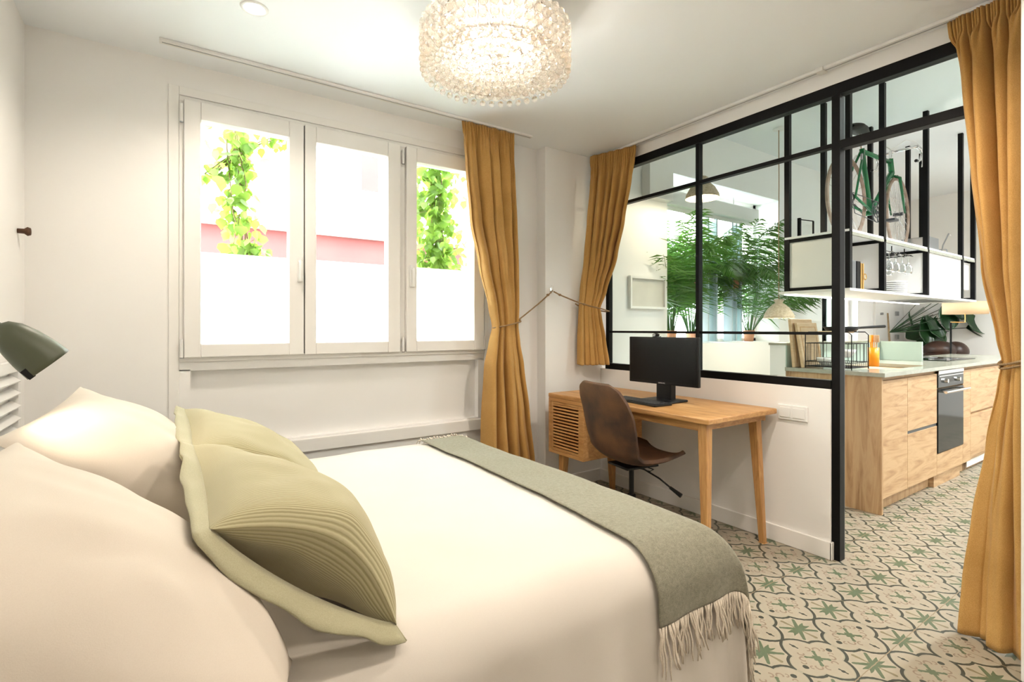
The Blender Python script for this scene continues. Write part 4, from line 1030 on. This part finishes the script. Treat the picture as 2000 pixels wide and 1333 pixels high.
# ================================================================== PENDANTS, PICTURES
def pendant(x, y, z, label, e, zc=ZK):
    p = thing('pendant_lamp', label, 'pendant lamp', (x, y, z), group='woven pendant lamps')
    obj('ceiling_rose', MB().lathe([(.05,-.001),(.05,-.018),(.01,-.022)], (x,y,zc), 24), 'white', p)
    obj('cord', MB().tube([(x,y,zc-.02),(x+.003,y,lerp(zc,z,.3)),(x-.003,y,lerp(zc,z,.6)),(x,y,z+.17)], .004, 8), 'rope', p)
    sh = [(.030,.175),(.045,.165),(.030,.140),(.055,.125),(.095,.085),(.125,.03),(.130,.0),(.126,.0),(.120,.03),(.09,.08),(.05,.118)]
    obj('shade', MB().lathe(sh, (x,y,z), 40, cap=False), 'wicker', p, smooth=True)
    obj('bulb', MB().sphere((x,y,z+.04), .032, 14, 10), 'bulb', p, smooth=True)
    light('pendant_bulb', 'POINT', (x, y, z+.005), e, (1,.82,.6), p, .04)
pendant(3.53, 2.51, 2.235, 'woven dome pendant lamp hanging high near the corner, left one', 9)
pendant(4.67, 2.51, 1.295, 'woven dome pendant lamp hanging low behind the island, right one', 3)
pf = thing('framed_print', 'pale framed print on the kitchen wall left of the palm plants', 'picture', (3.1, YK, 1.45))
a0 = pray(1228, 543); a1 = pray(1303, 598)
xa = a0[0]*2.94/a0[1]; xb = 3.60; za, zb2 = 1.2+44*2.94/a0[1]*1.0, 1.2+99*2.94/a0[1]
obj('frame', MB().box(xa, 2.918, za-.02, xb, 2.949, za).box(xa, 2.918, zb2, xb, 2.949, zb2+.02).box(xa, 2.918, za, xa+.02, 2.949, zb2).box(xb-.02, 2.918, za, xb, 2.949, zb2), 'trim', pf)
obj('print', MB().box(xa+.02, 2.935, za, xb-.02, 2.940, zb2), 'art', pf)
cb = thing('wall_cupboard', 'plain pale box cupboard high on the kitchen wall left of the street window', 'wall box', (3.45, YK, 2.35))
obj('box', MB().box(3.32, 2.86, 2.30, 3.62, 2.949, 2.78), 'wall', cb, bevel=.003)

# ================================================================== PLANTS
def palm(name, label, base, n, Lf, seed, spread=1., potr=.14, grp=None, up=.9, leafm='leaf1', pot=True, lw=.0075, nl=24):
    random.seed(seed); x, y, z = base
    t = thing(name, label, 'plant', base, group=grp)
    if pot: obj('pot', MB().lathe([(.0005,0),(potr*.75,0),(potr,.12),(potr*.93,.12),(potr*.9,.09),(.0005,.09)], base, 24, cap=False), 'terra', t, smooth=True)
    st = MB(); lf = MB(); z0 = z + (.09 if pot else 0)
    for i in range(n):
        az = random.uniform(0, 2*PI); el = random.uniform(.15, 1.0)*spread; L = Lf*random.uniform(.65, 1.0)
        p = Vector((x, y, z0)) + Vector((math.cos(az), math.sin(az), 0))*.03; d = Vector((math.cos(az)*el*.55, math.sin(az)*el*.40, up)).normalized()
        pts = []; N = 16
        for k in range(N+1):
            pts.append(p.copy()); p = p + d*(L/N); d = (d + Vector((math.cos(az)*.045*el, math.sin(az)*.03*el, -.055-.05*el*k/N))).normalized()
        pts = [Vector((q.x, min(q.y, 4.6), q.z)) for q in pts]
        st.tube(pts, [lerp(.006,.0015,k/N) for k in range(N+1)], 5)
        for k in range(nl):
            f = .28+.72*k/nl; tt = f*N; i0 = min(int(tt), N-1); q = pts[i0].lerp(pts[i0+1], tt-i0); tg = (pts[i0+1]-pts[i0]).normalized()
            sd = tg.cross(Vector((0,0,1))); sd = sd.normalized() if sd.length > .01 else Vector((1,0,0))
            ll = (.30*math.sin(PI*min(1, .22+f*.72))+.03)*Lf*random.uniform(.8,1.15)*.85
            for s in (-1, 1):
                dd = (sd*s*.85 + tg*.7 + Vector((0,0,-.25-random.random()*.7))).normalized(); e = q + dd*ll + Vector((0,0,-.05*ll)); m_ = q + dd*ll*.45 + Vector((0,0,.012))
                wv = tg*lw*1.0
                b = len(lf.v); lf.v += [tuple(q-wv*.35), tuple(q+wv*.35), tuple(m_+wv), tuple(e), tuple(m_-wv)]; lf.f.append((b,b+1,b+2,b+3,b+4))
    obj('fronds_stems', st, 'leaf1', t); obj('foliage', lf, leafm, t)
    if name == 'trailing_fern': obj('hanging_wire', MB().tube([(x-potr, y, z+.12), (x, y, z+.45), (x, y, kz1)], .002, 5).tube([(x+potr, y, z+.12), (x, y, z+.45)], .002, 5), 'black', t)
    return t
GP = 'potted palms at the kitchen street window'
struct('floor_terrace', MB().box(-3, 3.3, -.1, 16, 9.0, -.001), 'ground')
struct('wall_white_backing', MB().box(2.9, 5.2, 0, 15, 5.35, 2.55), 'ceil')  # added white wall, covers the salmon wall so outdoors looks blown out
struct('sill_ledge', MB().box(kx0-.1, 3.3, kz0-.08, kx1+.3, 3.75, kz0-.01), 'wall')
palm('areca_palm', 'tall areca palm at the left of the kitchen street window', (3.98, 3.18, kz0), 20, 1.35, 11, .75, .06, GP, up=1.2)
palm('areca_palm', 'bushy areca palm in the middle of the kitchen street window', (4.66, 3.45, kz0-.01), 22, 1.25, 12, .85, .06, GP, up=1.1)
palm('areca_palm', 'arching palm at the right of the kitchen street window behind the pendant', (5.25, 3.15, kz0), 16, 1.15, 14, 1.2, .06, GP, up=.85)
palm('areca_palm', 'low feathery palm just right of the left hand palm', (4.28, 3.60, kz0-.01), 14, 1.15, 17, .8, .06, GP, up=1.1)
palm('trailing_fern', 'dark trailing fern massed in front of the glass leaves', (4.95, 3.14, 1.62), 34, .85, 21, 1.9, .06, GP, up=.42, pot=True, nl=18, lw=.008)
palm('trailing_fern', 'trailing fern with brownish stems over the middle of the opening', (4.42, 3.22, 1.62), 32, .85, 23, 1.9, .06, GP, up=.45, pot=True, nl=18, lw=.008)

def vine(label, pts, n, seed, size=.05, spread=.09):
    random.seed(seed); t = thing('climbing_vine', label, 'vine', pts[0], group='vines hanging outside the bedroom window')
    P = [Vector(p) for p in pts]; st = MB(); lf = MB()
    for k in range(4):
        off = Vector((random.uniform(-.03,.03), random.uniform(-.03,.03), 0)); st.tube([p+off+Vector((random.uniform(-.02,.02),0,0)) for p in P], .004, 5)
    for i in range(n):
        f = random.random()*(len(P)-1); k = int(f); c = P[k].lerp(P[min(k+1,len(P)-1)], f-k)
        c = c + Vector((random.gauss(0,spread), random.gauss(0,spread*.7), random.gauss(0,spread*.5)))
        a = random.uniform(0,2*PI); tl = random.uniform(-.9,.3); s = size*random.uniform(.5,1.2)
        m_ = Matrix.Rotation(a,3,'Z') @ Matrix.Rotation(tl,3,'X')
        shp = [(0,0,0),(.5,.15,.05),(.62,.6,.02),(.3,.95,.0),(0,1.35,-.1),(-.3,.95,0),(-.62,.6,.02),(-.5,.15,.05)]
        b = len(lf.v)
        for q in shp: v = c + m_ @ (Vector((q[0], q[2], -q[1]))*s); lf.v.append(tuple(v))
        lf.f.append(tuple(range(b, b+8)))
        if i % 6 == 0: st.tube([P[k], c], .0015, 4)
    obj('stems', st, 'stem', t); obj('foliage', lf, 'leaf2', t)
yv = 3.52
vine('pale green climbing vine hanging outside the left window sash', [(.30,yv,2.75),(.32,yv,2.5),(.34,yv,2.3),(.36,yv+.02,2.1),(.37,yv,1.9),(.40,yv,1.72),(.42,yv,1.62)], 330, 31, .052, .062)
vine('short side branch of vine across the top of the left sash', [(.20,yv,2.12),(.28,yv,2.2),(.40,yv,2.32),(.55,yv,2.40),(.66,yv,2.42)], 90, 33, .05, .05)
vine('thin vine trailing low behind the frosted part of the left sash', [(.42,yv,1.62),(.41,yv,1.4),(.42,yv,1.2),(.45,yv,1.12)], 50, 34, .04, .035)
vine('dense bright green vine outside the right window sash', [(1.62,yv,2.75),(1.66,yv,2.5),(1.70,yv,2.3),(1.66,yv,2.1),(1.72,yv,1.9),(1.70,yv,1.75),(1.68,yv,1.62)], 900, 35, .055, .095)
vine('leafy vine tips low behind the right window sash', [(1.55,yv,1.22),(1.62,yv,1.20),(1.72,yv,1.22),(1.82,yv,1.21)], 60, 36, .06, .03)
vine('vine thinning out behind the frosted right sash', [(1.68,yv,1.62),(1.66,yv,1.45),(1.64,yv,1.2)], 60, 37, .045, .05)

# fiddle leaf plant, lamp and armchair beyond the island
def fig():
    random.seed(5); bx_, by_ = 7.74, 2.72
    t = thing('fiddle_leaf_plant', 'big leaved dark green plant beyond the island under the lamp shade', 'plant', (bx_, by_, 0))
    obj('pot', MB().lathe([(.0005,0),(.14,0),(.18,.34),(.165,.34),(.0005,.30)], (bx_,by_,0), 28, cap=False), 'terra', t, smooth=True)
    obj('stem', MB().tube([(bx_,by_,.3),(bx_+.02,by_,.9),(bx_,by_+.02,1.4)], [.02,.014,.010], 8), 'stem', t)
    lf = MB()
    specs = [(a_,b_,c_*1.3,d_,e_) for a_,b_,c_,d_,e_ in [(1830,640,.34,-.9,.2),(1800,632,.36,-1.2,.5),(1850,612,.36,-.2,.1),(1875,650,.34,.9,-.1),(1905,640,.40,1.1,.1),(1925,650,.38,1.3,.2),(1790,650,.30,-1.0,.0),(1845,655,.28,-.3,.3),(1860,600,.30,.3,.4),(1880,618,.34,.7,.3),(1812,610,.30,-.7,.5),(1832,665,.22,-.3,-.2),(1895,662,.26,.8,-.3)]]
    specs += [(1788,615,.40,-.25,.1),(1805,648,.38,.1,.1),(1838,630,.42,-.5,.0),(1862,628,.40,.25,.0),(1820,640,.36,.5,.1),(1800,660,.30,-.4,.0),(1848,598,.40,1.2,.3),(1896,632,.40,.75,.0),(1915,655,.34,.8,.0)]
    for i, (u, v, L, az, lift) in enumerate(specs):
        d = pray(u, v); f = 7.1 + .35*math.sin(i*2.1); s = f/995; c = Vector((d[0]*s, d[1]*s, 1.2+d[2]*s))
        rt = Vector((.8281,-.5606,0)); dirv = (rt*math.sin(az) + Vector((0,0,-math.cos(az)*.9)) + Vector((-.3,-.3,.0))*lift).normalized(); nn = dirv.cross(Vector((-.5606,-.8281,.5))).normalized()
        base = c - dirv*L*.5; N = 10; up = dirv.cross(nn).normalized()
        def g(a, b):
            w = .10*math.sin(PI*min(1,(b*.92+.05)))**.7*(.7+.5*b)*(L/.34); q = base + dirv*L*b + nn*w*(a-.5)*2
            return q + up*(-.03*(2*a-1)**2 - .05*b*b + .008*math.sin(b*14)*abs(2*a-1))
        lf.grid(g, 6, N)
        if c.z > 0: lf.tube([(bx_,by_,1.15), tuple(base)], .004, 4)
    obj('leaves', lf, 'leaf3', t, smooth=True, solid=.002)
fig()
fl = thing('floor_lamp', 'floor lamp with a wide cream shade and black pole beyond the island', 'lamp', (7.25, 2.07, 0))
def atf(u, v, f):
    d = pray(u, v); s = f/995; return Vector((d[0]*s, d[1]*s, 1.2+d[2]*s))
pole = atf(1857, 630, 5.9); c1 = atf(1885, 628, 5.9); c0 = atf(1885, 614, 5.9); ctop = atf(1885, 590, 5.9)
fl.location = (pole.x, pole.y, 0)
obj('base', MB().lathe([(.0005,.0),(.13,.0),(.13,.012),(.012,.02)], (pole.x,pole.y,0), 28), 'black', fl)
obj('pole', MB().tube([(pole.x,pole.y,.01),tuple(pole)], .010, 10), 'black', fl)
obj('arm', MB().tube([tuple(pole),(c1.x,c1.y,pole.z),(c1.x,c1.y,c0.z+.05)], .006, 8), 'brass', fl)
M['shade'] = mat('cream_shade', (.80,.70,.55), .8); translucentize(M['shade'], (.80,.66,.48), .5)
obj('lamp_shade', MB().lathe([(.205,0),(.205,ctop.z-c0.z)], (c0.x,c0.y,c0.z), 40, cap=False), 'shade', fl, smooth=True, solid=.003)
obj('bulb', MB().sphere((c0.x,c0.y,c0.z+.08), .03, 12, 8), 'bulb', fl, smooth=True)
light('lamp_bulb', 'POINT', (c0.x,c0.y,c0.z+.08), 3, (1,.8,.55), fl, .05)
ac = thing('leather_armchair', 'dark brown leather armchair back seen beyond the hob', 'armchair', (7.75, 2.15, 0))
q = atf(1835, 690, 6.6); q2 = atf(1866, 692, 6.6)
obj('back_cushion', MB().sphere((q.x,q.y,.92), .16, 20, 14, (1.1,1.1,.75)), 'leatherd', ac, smooth=True)
obj('back_cushion', MB().sphere((q2.x,q2.y,.90), .14, 20, 14, (1.0,1.0,.95)), 'leatherd', ac, smooth=True)
obj('seat', MB().box(q.x-.30, q.y-.35, .18, q.x+.30, q.y+.30, .42), 'leatherd', ac, bevel=.05)
obj('backrest', MB().box(q.x-.22, q.y-.10, .42, q.x+.30, q.y+.14, .88), 'leatherd', ac, bevel=.05)
for dx in (-.24,.24):
    for dy in (-.28,.24): obj('leg', MB().lathe([(.015,0),(.02,.18)], (q.x+dx,q.y+dy,0), 10), 'black', ac)

# ================================================================== OPPOSITE BUILDING
bd = thing('apartment_building', 'sunlit cream and salmon building across the street with shuttered windows', 'building', (3, 8.2, 0))
obj('upper_wall', MB().box(-8, 8.0, 2.75, 16, 8.4, 10), 'facade', bd)
obj('lower_wall', MB().box(-8, 8.02, 0, 16, 8.4, 2.62), 'pink', bd)
obj('cornice', MB().box(-8, 7.88, 2.62, 16, 8.4, 2.70).box(-8, 7.94, 2.70, 16, 8.4, 2.75).box(-8, 7.97, 3.02, 16, 8.4, 3.07), 'facade', bd)
for (x0, x1, z0, z1) in ((2.30, 2.80, 3.38, 3.98), (.55, .98, 3.40, 4.10), (5.2, 5.7, 3.4, 4.0), (-1.3,-.8,3.4,4.1)):
    wq = obj('window', MB().box(x0-.04, 7.96, z0-.04, x1+.04, 8.0, z1+.04), 'facade', bd)
    obj('shutter', MB().box((x0+x1)/2-.02, 7.945, z0, x1, 7.96, z1), 'pink', wq)
    obj('dark_glass', MB().box(x0, 7.95, z0, (x0+x1)/2-.02, 7.96, z1), 'wf', wq)
